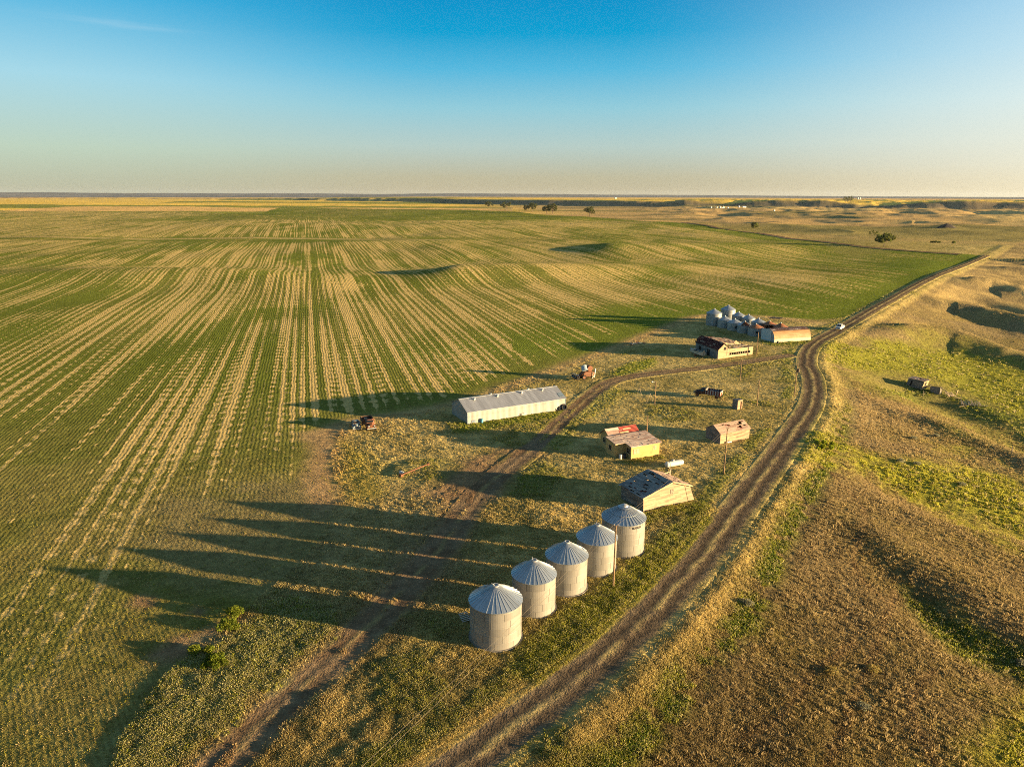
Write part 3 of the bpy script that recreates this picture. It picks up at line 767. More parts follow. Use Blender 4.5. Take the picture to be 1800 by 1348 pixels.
# ---- long metal shed
A, rz, Ls = frame((822, 745.5), (993.5, 719.5)); Wd = 8.8; he = 2.75; hr = 4.55
m_shedw = corrugated('shed_wall_steel', (.34, .33, .305), .3, 0, .15, .45, 0, depth=.012, joint=.9)
m_shedr = corrugated('shed_roof_steel', (.42, .43, .45), .3, 0, .55, .42, .0, depth=.008, joint=.9)
m_trim = plain('blue_grey_trim', (.14, .19, .24), .5)
sh = thing('metal_shed', 'long pale metal shed with a ribbed gable roof beside the track', 'shed', A, rz)
b = MB(); b.face([(0, 0, -.4), (Ls, 0, -.4), (Ls, 0, he), (0, 0, he)]); b.face([(Ls, Wd, -.4), (0, Wd, -.4), (0, Wd, he), (Ls, Wd, he)])
b.face([(0, Wd, -.4), (0, 0, -.4), (0, 0, he), (0, Wd / 2, hr - .06), (0, Wd, he)]); b.face([(Ls, 0, -.4), (Ls, Wd, -.4), (Ls, Wd, he), (Ls, Wd / 2, hr - .06), (Ls, 0, he)])
b.build('wall', [m_shedw], sh)
b = MB(); o_ = .22; ze = he - .02
for s_, y0 in ((1, -o_), (-1, Wd + o_)):
    y1 = Wd / 2; pts = [(-o_, y0, ze - .02), (Ls + o_, y0, ze - .02), (Ls + o_, y1, hr), (-o_, y1, hr)]
    if s_ < 0: pts = [pts[1], pts[0], pts[3], pts[2]]
    lo = [(p[0], p[1], p[2] - .05) for p in pts]; b.hexa(*lo, *pts)
rf = b.build('roof', [m_shedr], sh)
b = MB(); b.bar((-o_ - .01, Wd / 2, hr + .03), (Ls + o_ + .01, Wd / 2, hr + .03), .4, .05); b.build('ridge_cap', [m_rib], rf)
b = MB()
for x in (-.02, Ls + .02): b.bar((x, -.02, 0), (x, -.02, he - .1), .12, .06)
b.bar((-.02, -.03, he - .12), (Ls + .02, -.03, he - .12), .05, .1)
b.build('trim', [m_trim], sh)
b = MB(); sl_ = (hr - ze) / (Wd / 2 + o_)
b.box(Ls - 1.2, Ls + .1, .5, 1.9, ze + .35, ze + .37); b.V = [(x, y, ze + (y + o_) * sl_ + .03 + (z - ze - .35)) for x, y, z in b.V]; b.build('roof_patch', [m_trim], rf)
for fx, fy in ((.13, .80), (.36, .80), (.61, .80), (.83, .80), (.32, 1.14), (.71, 1.14)):
    y = Wd / 2 * fy; z = ze + (min(y, Wd - y) + o_) * sl_
    v = MB(); v.lathe([(.2, -.2), (.2, .24), (.34, .25), (.34, .38), (.0, .46)], 14, 0, (Ls * fx, y, z)); v.build('roof_vent', [m_cap], rf)
b = MB(); b.box(1.0, 1.9, -.06, -.01, .2, .75); b.build('wall_hatch', [m_trim], sh)

def barrel(px, col, label, r=.3, h=.88, lying=False, group=None, name='barrel'):
    p = at(*px); t = thing(name, label, 'barrel', p, random.uniform(0, 6), group)
    b = MB(); b.lathe([(0, 0), (r, 0), (r, h * .32), (r + .02, h * .34), (r, h * .36), (r, h * .65), (r + .02, h * .67), (r, h * .69), (r, h), (r - .03, h)], 18)
    b.build('drum', [plain('drum_paint_%d' % int(sum(col) * 1000), col, .5)], t, False)
    b = MB(); b.lathe([(r - .03, h - .02), (0, h - .02)], 18); b.tube((.12, 0, h - .02), (.12, 0, h + .02), .04, .04, 8); b.build('lid', [plain('drum_lid_%d' % int(sum(col) * 1000), tuple(c * .8 for c in col), .5)], t)
    if lying:
        for c in t.children: c.rotation_euler = (math.pi / 2, 0, 0); c.location = (0, h / 2, r)
    return t
barrel((847, 742.5), (.10, .32, .45), 'bright blue barrel against the long shed wall')
def tyre(px, label, R=.5, w=.28, lean=1.2, rz=.4):
    p = at(*px); t = thing('tyre', label, 'tyre', p + Vector((0, 0, R * .95 * math.sin(lean))), rz, 'old tyres by the end of the long shed')
    b = MB(); b.lathe([(R * .62, -w / 2), (R * .95, -w / 2), (R, -w / 4), (R, w / 4), (R * .95, w / 2), (R * .62, w / 2), (R * .58, 0), (R * .62, -w / 2)], 26); o = b.build('carcass', [m_rubber], t, True); o.rotation_euler = (lean, 0, 0)
tyre((979.5, 721.5), 'black tyre leaning on the shed wall, next to a cluster of tyres', .55, .3, 1.3, .3); tyre((984, 721), 'black tyre wedged between two others by the long shed', .55, .3, 1.2, .8); tyre((991.5, 720.5), 'wide black tractor tyre at the right corner of the shed', .75, .5, 1.35, .4)
p = at(922, 731.5); pl = thing('wall_crate', 'small white slatted crate against the middle of the shed wall', 'crate', p, rz)
b = MB()
for z in (0.05, .3, .55):
    for y in (0, .6): b.box(-.55, .55, y, y + .03, z, z + .16)
b.build('slats', [m_cap], pl)
for x in (-.5, .45):
    for y in (0.03, .54): MB().box(x, x + .06, y, y + .06, 0, .75).build('corner_post', [m_post], pl)

# ---- propane tank
A, rz, Ls = frame((1169, 823), (1197, 818)); Ls = 4.0
pt = thing('propane_tank', 'white horizontal propane tank in the open grass', 'propane tank', A, rz)
m_tank = rusty('white_tank_paint', (.62, .60, .54), .12)
b = MB(); R_ = .52; pr = [(0, 0)] + [(R_ * math.sin(k * math.pi / 16), R_ * .8 * (1 - math.cos(k * math.pi / 16))) for k in range(1, 9)]
pr = pr + [(r, Ls - z) for r, z in pr[::-1]]; b.lathe(pr, 24); o = b.build('tank', [m_tank], pt, True); o.rotation_euler = (0, math.pi / 2, 0); o.location = (0, 0, .66)
b = MB(); b.lathe([(.26, 0), (.26, .22), (.2, .3), (0, .33)], 16, 0, (Ls * .42, 0, 1.13)); b.build('valve_dome', [m_cap], pt)
b = MB(); b.lathe([(R_ + .012, 0), (R_ + .012, .09)], 24); o = b.build('band', [plain('dark_band', (.08, .08, .09), .5)], pt); o.rotation_euler = (0, math.pi / 2, 0); o.location = (.72, 0, .66)
for x in (.8, Ls - .8):
    b = MB(); b.box(x - .09, x + .09, -.3, .3, -.1, .26); b.build('saddle', [m_conc], pt)
# ---- yellow house
A, rz, Lf = frame((1109, 808), (1158.5, 799)); 
m_frontroof = boards('patchy_roof_boards', (.52, .43, .36), .28, 1, .06, .5, .35, (.30, .19, .15))
m_yel = boards('yellow_siding', (.52, .35, .135), .14, 1, .05, .7, .12)
m_red = corrugated('red_roof_steel', (.28, .045, .028), .3, 1, 0, .5, .12)
m_board = plain('boarding', (.45, .34, .2), .8, 0, .25)
hs = thing('yellow_house', 'abandoned yellow house with a red patched roof behind bleached boards', 'house', A, rz)
hw = 2.6
fl = [(0, 0), (Lf, 0), (Lf, 5.3), (-2.2, 5.3), (-2.2, 2.0), (0, 2.0)]
zr = lambda y: 2.55 + .13 * y
b = MB()
for (x0, y0), (x1, y1) in zip(fl, fl[1:] + fl[:1]): b.face([(x0, y0, -.4), (x1, y1, -.4), (x1, y1, zr(y1)), (x0, y0, zr(y0))])
# rear wing with gable ends
X0, X1, Y0, Y1, ry, zw, zg = -1.2, Lf - 1.0, 5.3, 8.9, 7.1, 2.75, 4.15
b.face([(X0, Y0, -.4), (X1, Y0, -.4), (X1, Y0, zw), (X0, Y0, zw)]); b.face([(X1, Y1, -.4), (X0, Y1, -.4), (X0, Y1, zw), (X1, Y1, zw)])
b.face([(X0, Y1, -.4), (X0, Y0, -.4), (X0, Y0, zw), (X0, ry, zg - .05), (X0, Y1, zw)]); b.face([(X1, Y0, -.4), (X1, Y1, -.4), (X1, Y1, zw), (X1, ry, zg - .05), (X1, Y0, zw)])
b.build('wall', [m_yel], hs)
b = MB(); ov = .3
def slab(b, P, z, th=.1, m=0):
    lo = [(x, y, z(y)) for x, y in P]; hi = [(x, y, z(y) + th) for x, y in P]; n = len(P)
    b.face(hi, m); b.face(lo[::-1], m)
    for i in range(n): j = (i + 1) % n; b.face([lo[i], lo[j], hi[j], hi[i]], m)
slab(b, [(-.3, -ov), (Lf + ov, -ov), (Lf + ov, 5.2), (-2.2 - ov, 5.2), (-2.2 - ov, 2.0 - ov), (-.3, 2.0 - ov)], zr)
b.plank_roof((-.3, -ov, zr(-ov) + .1), (Lf + ov, -ov, zr(-ov) + .1), (Lf + ov, 5.2, zr(5.2) + .1), (-.3, 5.2, zr(5.2) + .1), 7, 14, .03, lambda i, j: random.random() < .13)
b.plank_roof((-2.5, 1.7, zr(1.7) + .1), (-.31, 1.7, zr(1.7) + .1), (-.31, 5.2, zr(5.2) + .1), (-2.5, 5.2, zr(5.2) + .1), 3, 9, .03, lambda i, j: random.random() < .13)
b.build('front_roof', [m_frontroof], hs)
b = MB(); ov = .28
for s_, y0 in ((1, Y0 - .25), (-1, Y1 + ov)):
    z0 = zw - .08; p = [(X0 - ov, y0, z0), (X1 + ov, y0, z0), (X1 + ov, ry, zg), (X0 - ov, ry, zg)]
    if s_ < 0: p = [p[1], p[0], p[3], p[2]]
    b.hexa(*[(x, y, z - .06) for x, y, z in p], *p)
rr = b.build('rear_roof', [m_frontroof], hs)
b = MB(); n_ = Vector((0, -(zg - zw + .08), ry - Y0 + .25)).normalized() * .03
def onroof(x, f): return Vector((x, (Y0 - .25) * (1 - f) + ry * f, (zw - .08) * (1 - f) + zg * f)) + n_
for x0, x1, f0, f1 in ((2.2, X1 + .25, .04, .98), (1.3, 2.2, .3, .62), (1.6, 2.2, .7, .98)): b.hexa(*[onroof(x, f) - n_ * .5 for x, f in ((x0, f0), (x1, f0), (x1, f1), (x0, f1))], *[onroof(x, f) for x, f in ((x0, f0), (x1, f0), (x1, f1), (x0, f1))])
o = b.build('red_patch', [m_red], rr)
b = MB(); n_ = n_ * 1.6
for x0, x1, f0, f1 in ((1.4, 3.4, .36, .5), (2.4, 4.2, .66, .78)): b.hexa(*[onroof(x, f) - n_ * .5 for x, f in ((x0, f0), (x1, f0), (x1, f1), (x0, f1))], *[onroof(x, f) for x, f in ((x0, f0), (x1, f0), (x1, f1), (x0, f1))])
b.build('bleached_patch', [m_board], rr)
def win(parent, a, b_, z0, z1, mat, frame=m_board, t=.05, label=None):
    """window on the wall line a-b (outside on the right-hand side of travel)"""
    a = Vector((*a, 0)); b_ = Vector((*b_, 0)); d = (b_ - a).normalized(); n = Vector((d.y, -d.x, 0)); L = (b_ - a).length
    fr = MB(); w = .09
    P = lambda u, z, k: a + d * u + n * k + Vector((0, 0, z))
    for u0, u1, q0, q1 in ((0, w, z0, z1), (L - w, L, z0, z1), (w, L - w, z0, z0 + w), (w, L - w, z1 - w, z1), (L / 2 - .025, L / 2 + .025, z0 + w, z1 - w)):
        fr.hexa(P(u0, q0, t), P(u1, q0, t), P(u1, q0, .0), P(u0, q0, .0), P(u0, q1, t), P(u1, q1, t), P(u1, q1, .0), P(u0, q1, .0))
    o = fr.build('window', [frame], parent)
    g_ = MB(); g_.hexa(P(w, z0 + w, t * .4), P(L - w, z0 + w, t * .4), P(L - w, z0 + w, .004), P(w, z0 + w, .004), P(w, z1 - w, t * .4), P(L - w, z1 - w, t * .4), P(L - w, z1 - w, .004), P(w, z1 - w, .004))
    g_.build('pane', [mat], o); return o
win(hs, (.5, 0), (1.9, 0), .95, 2.0, m_board); win(hs, (Lf - 1.5, 0), (Lf - .75, 0), 1.2, 2.05, m_board)
win(hs, (0, 1.55), (0, .35), .9, 2.1, m_glass); win(hs, (-2.2, 4.4), (-2.2, 3.3), 1.0, 2.1, m_glass); win(hs, (X0, 7.9), (X0, 6.9), 1.2, 2.3, m_glass)
c_, s_ = math.cos(rz), math.sin(rz)
def hp(x, y): q = A + Vector((x * c_ - y * s_, x * s_ + y * c_, 0)); return q
def barrel_at(q, *a, **k):
    t = barrel((900, 900), *a, **k); t.location = (q.x, q.y, Hs(q.x, q.y)); return t
barrel_at(hp(-1.5, 1.3), (.55, .53, .48), 'white barrel in the corner notch of the yellow house'); barrel_at(hp(-.7, 1.2), (.03, .035, .045), 'black barrel beside the white one at the yellow house')

# ---- leaning barn
A, rz, Lf = frame((1131, 899), (1221, 877.5)); Dp = 5.7
m_br = boards('barn_roof_boards', (.34, .32, .295), .42, 1, .05, .4, .45, (.15, .15, .155)); m_brr = boards('barn_roof_rust', (.16, .05, .035), .42, 1, .05, .4, .4)
bn = thing('leaning_barn', 'weathered grey barn leaning hard to one side, with a pale sunlit gable', 'barn', A, rz)
# gable outline in x,z ; whole frame racks towards the left
g_ = [(0, -.3), (Lf, -.3), (Lf - 1.25, 2.75), (Lf * .52, 4.05), (-.15, 2.5)]
bk = [(x - .15, z - .05) for x, z in g_]
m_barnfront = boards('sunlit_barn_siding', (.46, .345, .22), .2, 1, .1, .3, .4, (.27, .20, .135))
b = MB(); F_ = [(x, 0, z) for x, z in g_]; B_ = [(x, Dp, z) for x, z in bk]
b.face(F_, 0); b.face(B_[::-1], 0)
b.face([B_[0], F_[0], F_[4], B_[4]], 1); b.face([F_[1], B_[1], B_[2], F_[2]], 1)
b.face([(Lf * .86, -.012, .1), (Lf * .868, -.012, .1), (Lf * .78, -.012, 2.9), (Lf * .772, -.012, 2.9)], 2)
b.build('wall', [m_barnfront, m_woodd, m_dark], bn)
b = MB(); ov = .35
def holes(i, j):
    return (i, j) in HOLES
HOLES = {(i + k, j) for i, j, n in ((1, 0, 3), (5, 1, 2), (8, 1, 2), (3, 3, 2), (8, 5, 2), (2, 9, 1), (6, 11, 2), (4, 15, 3), (8, 16, 2), (1, 18, 2), (5, 20, 3), (9, 19, 2), (2, 22, 2), (3, 21, 2), (2, 21, 1), (7, 8, 2)) for k in range(n)}
HOLES_OLD = {(2, 4), (3, 4), (5, 7), (6, 7), (1, 8), (2, 8), (3, 9), (4, 9), (5, 9), (8, 10), (9, 10), (7, 10), (1, 11), (2, 11), (1, 10), (7, 1), (8, 1), (3, 0), (4, 0), (5, 0), (6, 1), (9, 3)}
def rustq(i, j): return 1 if (i, j) in {(4, 0), (5, 1), (8, 4), (8, 5), (9, 6), (5, 4), (2, 6), (6, 10)} else 0
le = Vector((-.15 - ov, 0, 2.5 - .12)); rg = Vector((Lf * .52, 0, 4.05 + .05)); re_ = Vector((Lf - 1.25 + ov, 0, 2.75 - .08))
f0 = Vector((0, -ov, 0)); f1 = Vector((-.15, Dp + ov, -.05))
b.plank_roof(le + f1, le + f0, rg + f0, rg + f1, 12, 24, .05, holes, 0, rustq)
rb_ = b.build('left_roof', [m_br, m_brr], bn)
b = MB(); b.plank_roof(re_ + f0, re_ + f1, rg + f1, rg + f0, 8, 9, .05, lambda i, j: random.random() < .18)
b.build('right_roof', [m_paleroof], bn)
b = MB()
for k in range(7):
    q = f0.lerp(f1, (k + .5) / 7); b.bar(le + q + Vector((.2, 0, -.05)), rg + q - Vector((0, 0, .1)), .09, .14); b.bar(re_ + q - Vector((.2, 0, .1)), rg + q - Vector((0, 0, .12)), .09, .14)
b.build('rafters', [m_post], bn)
b = MB(); b.bar(le + f0 + Vector((0, -.02, -.02)), rg + f0 + Vector((0, -.02, -.02)), .04, .2); b.bar(re_ + f0 + Vector((0, -.02, -.02)), rg + f0 + Vector((0, -.02, -.02)), .04, .2); b.build('barge_board', [m_board], bn)
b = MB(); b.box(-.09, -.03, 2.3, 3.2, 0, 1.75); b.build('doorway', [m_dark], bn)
b = MB(); b.box(Lf * .50, Lf * .53, -.05, 0, 2.0, 2.75); b.box(Lf * .545, Lf * .56, -.05, 0, 2.0, 2.75); b.box(Lf * .53, Lf * .545, -.03, 0, 2.05, 2.7); b.build('loft_hatch', [m_post], bn)
# broken pen behind the barn
pa, prz, Lp = frame((1140, 846), (1176, 838))
pn = thing('broken_pen', 'broken plank pen standing behind the leaning barn', 'pen', pa, prz)
b = MB()
for k in range(5): b.bar((.3 + k * .55, .1, 0), (.25 + k * .55, .15, .95 + random.uniform(-.25, .25)), .14, .04)
b.build('upright_boards', [m_board], pn)
b = MB(); b.bar((2.4, 0, .72), (Lp + .3, 0, 1.0), .1, .16); b.bar((2.4, 0, .3), (Lp + .3, 0, .5), .1, .1); b.build('rail', [m_board], pn)
b = MB()
for k in range(11): b.bar((2.5 + k * .24, .05, 0), (2.55 + k * .24, .1, .66 + k * .03), .10, .03)
b.build('slats', [m_woodd], pn)
for q in ((Lp, 0), (Lp + .6, .5), (Lp + .2, .9)):
    b = MB(); b.bar((*q, -.2), (q[0] + .1, q[1], 1.1 + random.uniform(-.2, .2)), .18, .16); b.build('post', [m_post], pn)

# ---- small gabled wooden shed
A, rz, Lf = frame((1265.5, 780), (1316.5, 770)); gx = local(A, rz, 1244, 770.5)
Wd = max(4.2, min(6, math.hypot(*gx))); he, hr = 2.15, 3.35
ss = thing('wooden_shed', 'small bleached wooden shed with gaps in its gable roof', 'shed', A, rz)
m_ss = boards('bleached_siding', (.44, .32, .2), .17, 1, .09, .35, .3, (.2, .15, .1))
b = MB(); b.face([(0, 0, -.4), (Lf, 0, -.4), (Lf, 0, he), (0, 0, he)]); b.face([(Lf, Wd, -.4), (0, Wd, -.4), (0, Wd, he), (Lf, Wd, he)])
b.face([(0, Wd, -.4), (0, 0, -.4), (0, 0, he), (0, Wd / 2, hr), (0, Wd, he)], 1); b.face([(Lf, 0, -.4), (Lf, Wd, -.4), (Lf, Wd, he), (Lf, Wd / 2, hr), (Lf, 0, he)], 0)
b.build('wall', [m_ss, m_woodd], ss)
for a_, c in ((((-.2, -.2, he - .08), (Lf + .2, -.2, he - .08), (Lf + .2, Wd / 2, hr + .05), (-.2, Wd / 2, hr + .05)), {(9, 3), (9, 4), (9, 6), (10, 7), (10, 6), (3, 8), (5, 7), (10, 8), (11, 8), (11, 4)}), (((Lf + .2, Wd + .2, he - .08), (-.2, Wd + .2, he - .08), (-.2, Wd / 2, hr + .05), (Lf + .2, Wd / 2, hr + .05)), {(3, 3)})):
    b = MB(); b.plank_roof(*a_, 13, 10, .04, lambda i, j: (i, j) in c, 0, lambda i, j: 1 if (i, j) in {(5, 6), (4, 7), (8, 3), (9, 2)} else 0); b.build('roof', [m_paleroof, m_brr], ss)
b = MB(); b.tube((1.6, -.35, .15), (2.6, -.3, .15), .14, .14, 10); b.build('gutter_pipe', [m_cap], ss)

# ---- outhouse
A, rz, Lf = frame((1296, 720), (1306, 718)); Lf = 1.55
oh = thing('outhouse', 'tiny sunlit outhouse with an open doorway', 'outhouse', A, rz)
b = MB(); D_ = 1.6; h0, h1 = 2.25, 2.05
b.face([(0, 0, -.2), (Lf * .58, 0, -.2), (Lf * .58, 0, h0), (0, 0, h0)]); b.face([(Lf * .58, 0, 1.75), (Lf * .84, 0, 1.75), (Lf * .84, 0, h0), (Lf * .58, 0, h0)]); b.face([(Lf * .84, 0, -.2), (Lf, 0, -.2), (Lf, 0, h0), (Lf * .84, 0, h0)])
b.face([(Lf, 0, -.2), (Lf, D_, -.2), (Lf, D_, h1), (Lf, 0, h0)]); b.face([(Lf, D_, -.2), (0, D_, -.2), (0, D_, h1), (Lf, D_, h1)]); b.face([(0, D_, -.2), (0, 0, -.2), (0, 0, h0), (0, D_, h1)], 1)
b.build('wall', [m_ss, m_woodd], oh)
b = MB(); b.hexa((-.1, -.12, h0), (Lf + .1, -.12, h0), (Lf + .1, D_ + .1, h1), (-.1, D_ + .1, h1), (-.1, -.12, h0 + .07), (Lf + .1, -.12, h0 + .07), (Lf + .1, D_ + .1, h1 + .07), (-.1, D_ + .1, h1 + .07)); b.build('roof', [m_shingle], oh)
b = MB(); b.hexa((Lf * .58, -.02, 0), (Lf * .58 + .04, -.02, 0), (Lf * .60 + .04, .5, 0), (Lf * .6, .5, 0), (Lf * .58, -.02, 1.72), (Lf * .58 + .04, -.02, 1.72), (Lf * .6 + .04, .5, 1.72), (Lf * .6, .5, 1.72)); b.build('door', [plain('red_brown_door', (.2, .04, .02), .7)], oh)
b = MB(); b.box(.05, Lf - .05, D_ - .25, D_ - .05, 0, .5); b.build('bench', [m_dark], oh)

# ---- quonset hut
A, rz, Lf = frame((1361, 602.5), (1425, 598)); gx = local(A, rz, 1338, 596); Wd = 7.0; Hq = 4.3
m_q = None
def fq(t):
    u = t.sep(uvvec(t)); n = t.noise(t.xyz(t.math('MULTIPLY', u[0], .35), t.math('MULTIPLY', u[1], 1.6)), 1., 5., .6); v = u[1]
    base = t.mix(t.rng(n, .35, .65), (.30, .165, .07), (.40, .25, .12))
    pale = t.mix(t.rng(n, .3, .7), (.42, .35, .25), (.55, .47, .34))
    c = t.mix(t.rng(t.math('ADD', v, t.math('MULTIPLY', n, .9)), 1.45, 1.75), pale, base)
    c = t.mix(t.rng(t.math('ADD', v, t.math('MULTIPLY', n, .3)), 4.15, 4.3), c, t.mix(t.rng(n, .56, .6), (.085, .045, .033), (.36, .35, .34)))
    w = t.math('SINE', t.math('MULTIPLY', u[0], 2 * math.pi / .3))
    t.bsdf(c, .6, .05, t.bump(w, .02), .3); return t.m
m_q = M('arched_rust_steel', fq)
qh = thing('arched_hut', 'arched metal hut with rusted roof and pale end doors', 'hut', A, rz)
def arch(k, n=22):
    a = math.pi * k / n; return (Wd / 2 * (1 - math.cos(a)), Hq * math.sin(a) ** .82)
pts = [arch(k) for k in range(23)]
b = MB(); v = 0
for (y0, z0), (y1, z1) in zip(pts, pts[1:]):
    dv = math.hypot(y1 - y0, z1 - z0); b.face([(0, y0, z0), (Lf, y0, z0), (Lf, y1, z1), (0, y1, z1)], 0, [(0, v), (Lf, v), (Lf, v + dv), (0, v + dv)]); v += dv
b.build('shell', [m_q], qh)
m_qe = corrugated('end_wall_steel', (.36, .40, .41), .3, 0, .1, .5, .1, depth=.01)
for x in (.02, Lf - .02):
    b = MB(); P = [(x, y, z) for y, z in pts]; b.face(P[::-1] if x < 1 else P); b.build('end_wall', [m_qe], qh)
b = MB(); b.box(-.12, -.02, 1.9, Wd + .25, 0, 3.9); b.build('sliding_door', [plain('pale_door_paint', (.42, .50, .52), .5, 0, .12)], qh)
b = MB(); b.bar((-.14, 1.2, 3.95), (-.14, Wd + .4, 3.95), .08, .1); b.build('door_rail', [m_cap], qh)
barrel((1367, 603.2), (.06, .06, .065), 'dark low drum by the near corner of the arched hut', h=.7)

# ---- ruined barn with annex
A, rz, Lf = frame((1261.5, 631.4), (1280.5, 629)); gx = local(A, rz, 1222, 616); D_ = min(max(gx[1], 9), 16)
W_ = max(Lf, 4.2); he, hr = 2.95, 4.7
rbn = thing('ruined_barn', 'ruined barn with a dark red roof and a fallen in annex', 'barn', A, rz)
sk = gx[0] / gx[1]
def sx_(x, y): return x + sk * y
b = MB()
b.face([(0, 0, -.3), (W_, 0, -.3), (W_, 0, he), (W_ / 2, 0, hr), (0, 0, he)], 1); b.face([(sx_(W_, D_), D_, -.3), (sx_(0, D_), D_, -.3), (sx_(0, D_), D_, he), (sx_(W_ / 2, D_), D_, hr), (sx_(W_, D_), D_, he)], 0)
b.face([(sx_(0, D_), D_, -.3), (0, 0, -.3), (0, 0, he), (sx_(0, D_), D_, he)], 2); b.face([(W_, 0, -.3), (sx_(W_, D_), D_, -.3), (sx_(W_, D_), D_, he), (W_, 0, he)], 0)
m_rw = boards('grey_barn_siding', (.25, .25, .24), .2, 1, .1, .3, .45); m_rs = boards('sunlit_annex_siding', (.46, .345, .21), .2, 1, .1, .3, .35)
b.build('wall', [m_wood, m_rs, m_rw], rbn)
b = MB(); o_ = .3
m_rr = boards('dark_red_roofing', (.075, .02, .018), .5, 1, .05, .5, .4); m_rp = boards('bare_roof_boards', (.34, .25, .18), .3, 1, .08, .4, .4, (.17, .12, .09))
b.plank_roof((sx_(-o_, D_), D_ + o_, he - .15), (-o_, -o_, he - .15), (W_ / 2, -o_, hr + .05), (sx_(W_ / 2, D_), D_ + o_, hr + .05), 12, 7, .05, lambda i, j: random.random() < .02, 0, lambda i, j: 1 if random.random() < .08 else 0)
b.plank_roof((W_ + o_, -o_, he - .15), (sx_(W_ + o_, D_), D_ + o_, he - .15), (sx_(W_ / 2, D_), D_ + o_, hr + .05), (W_ / 2, -o_, hr + .05), 14, 8, .05, lambda i, j: random.random() < .10, 1, lambda i, j: 0 if random.random() < .22 else 1)
b.build('roof', [m_rr, m_rp], rbn)
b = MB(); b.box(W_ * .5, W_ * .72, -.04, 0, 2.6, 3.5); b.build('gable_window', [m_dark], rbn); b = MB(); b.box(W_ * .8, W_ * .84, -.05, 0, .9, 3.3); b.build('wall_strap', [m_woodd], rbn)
for f in (.36, .74):
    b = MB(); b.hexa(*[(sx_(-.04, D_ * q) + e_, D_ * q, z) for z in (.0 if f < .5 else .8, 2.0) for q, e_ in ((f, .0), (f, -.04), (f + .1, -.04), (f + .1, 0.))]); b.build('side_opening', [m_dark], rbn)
ex = local(A, rz, 1326, 624); La = ex[0] - W_
b = MB(); x0, x1 = W_ + .02, W_ + La; y0 = .3; y1 = 6.; ha = 2.55
b.face([(x0, y0, -.2), (x1, y0, -.2), (x1, y0, .75), (x0, y0, .75)]); b.face([(x0, y0, 1.45), (x1, y0, 1.45), (x1, y0, ha), (x0, y0, ha + .15)])
b.face([(x0, y0, .75), (x0 + .35, y0, .75), (x0 + .35, y0, 1.45), (x0, y0, 1.45)]); b.face([(x1 - 2.3, y0, .75), (x1 - 1.9, y0, .75), (x1 - 1.9, y0, 1.45), (x1 - 2.3, y0, 1.45)]); b.face([(x1 - 1.1, y0, .75), (x1, y0, .75), (x1, y0, 1.45), (x1 - 1.1, y0, 1.45)])
b.face([(x1, y0, -.2), (x1, y1, -.2), (x1, y1, ha - .1), (x1, y0, ha)]); b.face([(sx_(x1, D_) - 1, D_, -.2), (sx_(x0, D_), D_, -.2), (sx_(x0, D_), D_, ha), (sx_(x1, D_) - 1, D_, ha - .1)])
b.build('annex_wall', [m_rs], rbn)
for k in range(8): MB().bar((x0 + .5 + k * (La - 3) / 8, y0, .7), (x0 + .5 + k * (La - 3) / 8, y0, 1.5), .12, .06).build('window_bar', [m_post], rbn)
b = MB()
za = lambda u: hr - .35 - (hr - .35 - ha - .2) * u
b.plank_roof((x1 - 1.2, y0 + 3.2, za(1)), (sx_(x1 - 1.2, D_), D_ + .2, za(1)), (sx_(W_ * .7, D_), D_ + .2, za(0)), (W_ * .7, y0 + 3.2, za(0)), 13, 11, .05, lambda i, j: random.random() < .12, 0, lambda i, j: (2 if random.random() < .22 else (1 if random.random() < .15 else 0)))
b.plank_roof((x1, y0 - .15, ha), (x1, y0 + 3.1, za(1) - .2), (W_ + .05, y0 + 3.1, za(.15) - .5), (W_ + .05, y0 - .15, ha + .25), 5, 12, .05, lambda i, j: random.random() < .5, 0, lambda i, j: int(random.random() < .6))
b.build('annex_roof', [m_rp, m_shingle, m_rr], rbn)
b = MB(); b.bar((W_, y0 + 1.5, ha + .35), (x1 - 1, y0 + 1.6, ha + .3), .3, .12); b.bar((W_, y0 + 3, za(.2) - .3), (x1 - 2.5, y0 + 3, za(.7) - .1), .35, .12); b.build('roof_beam', [m_board], rbn)
b = MB(); b.face([(x0 + La * .45, 4.2, ha), (x0 + La * .85, 4.2, ha), (x0 + La * .65, 4.2, ha + 1.6)]); b.face([(x0 + La * .85, 4.22, ha), (x0 + La * .45, 4.22, ha), (x0 + La * .65, 4.22, ha + 1.6)]); b.build('annex_gable', [m_rs], rbn)
# ---- boat beside it
pb, brz, Lb = frame((1212, 622), (1238, 629)); Lb = 6.0
bo = thing('old_boat', 'pale open motor boat parked in the shade of the ruined barn', 'boat', pb + Vector((0, 0, .45)), brz)
b = MB(); n = 12; st = []
for k in range(n + 1):
    f = k / n; w = 1.05 * (1 - (1 - f) ** 2.6) ** .5 * (1 - .12 * sst(.7, 1, np.array(f))); w = max(float(w), .02); zb = .55 * (1 - f) ** 2.2; zt = 1.15 + .35 * (1 - f) ** 2
    st.append([(f * Lb, -w, zt), (f * Lb, -w * .8, zb + .28), (f * Lb, 0, zb), (f * Lb, w * .8, zb + .28), (f * Lb, w, zt)])
for a_, c in zip(st, st[1:]):
    for i in range(4): b.face([a_[i], a_[i + 1], c[i + 1], c[i]])
    for i in range(4): b.face([tuple(Vector(p) + Vector((0, 0, .05)) for p in q)[0:3] for q in ()] or [tuple(Vector(q) * 1 + Vector((0, -q[1] * .06, .06))) for q in (c[i], c[i + 1], a_[i + 1], a_[i])], 1)
b.face(st[-1][::-1]); m_hull = plain('hull_paint', (.48, .45, .38), .4, 0, .2)
b.build('hull', [m_hull, plain('blue_boat_lining', (.05, .10, .14), .5)], bo)
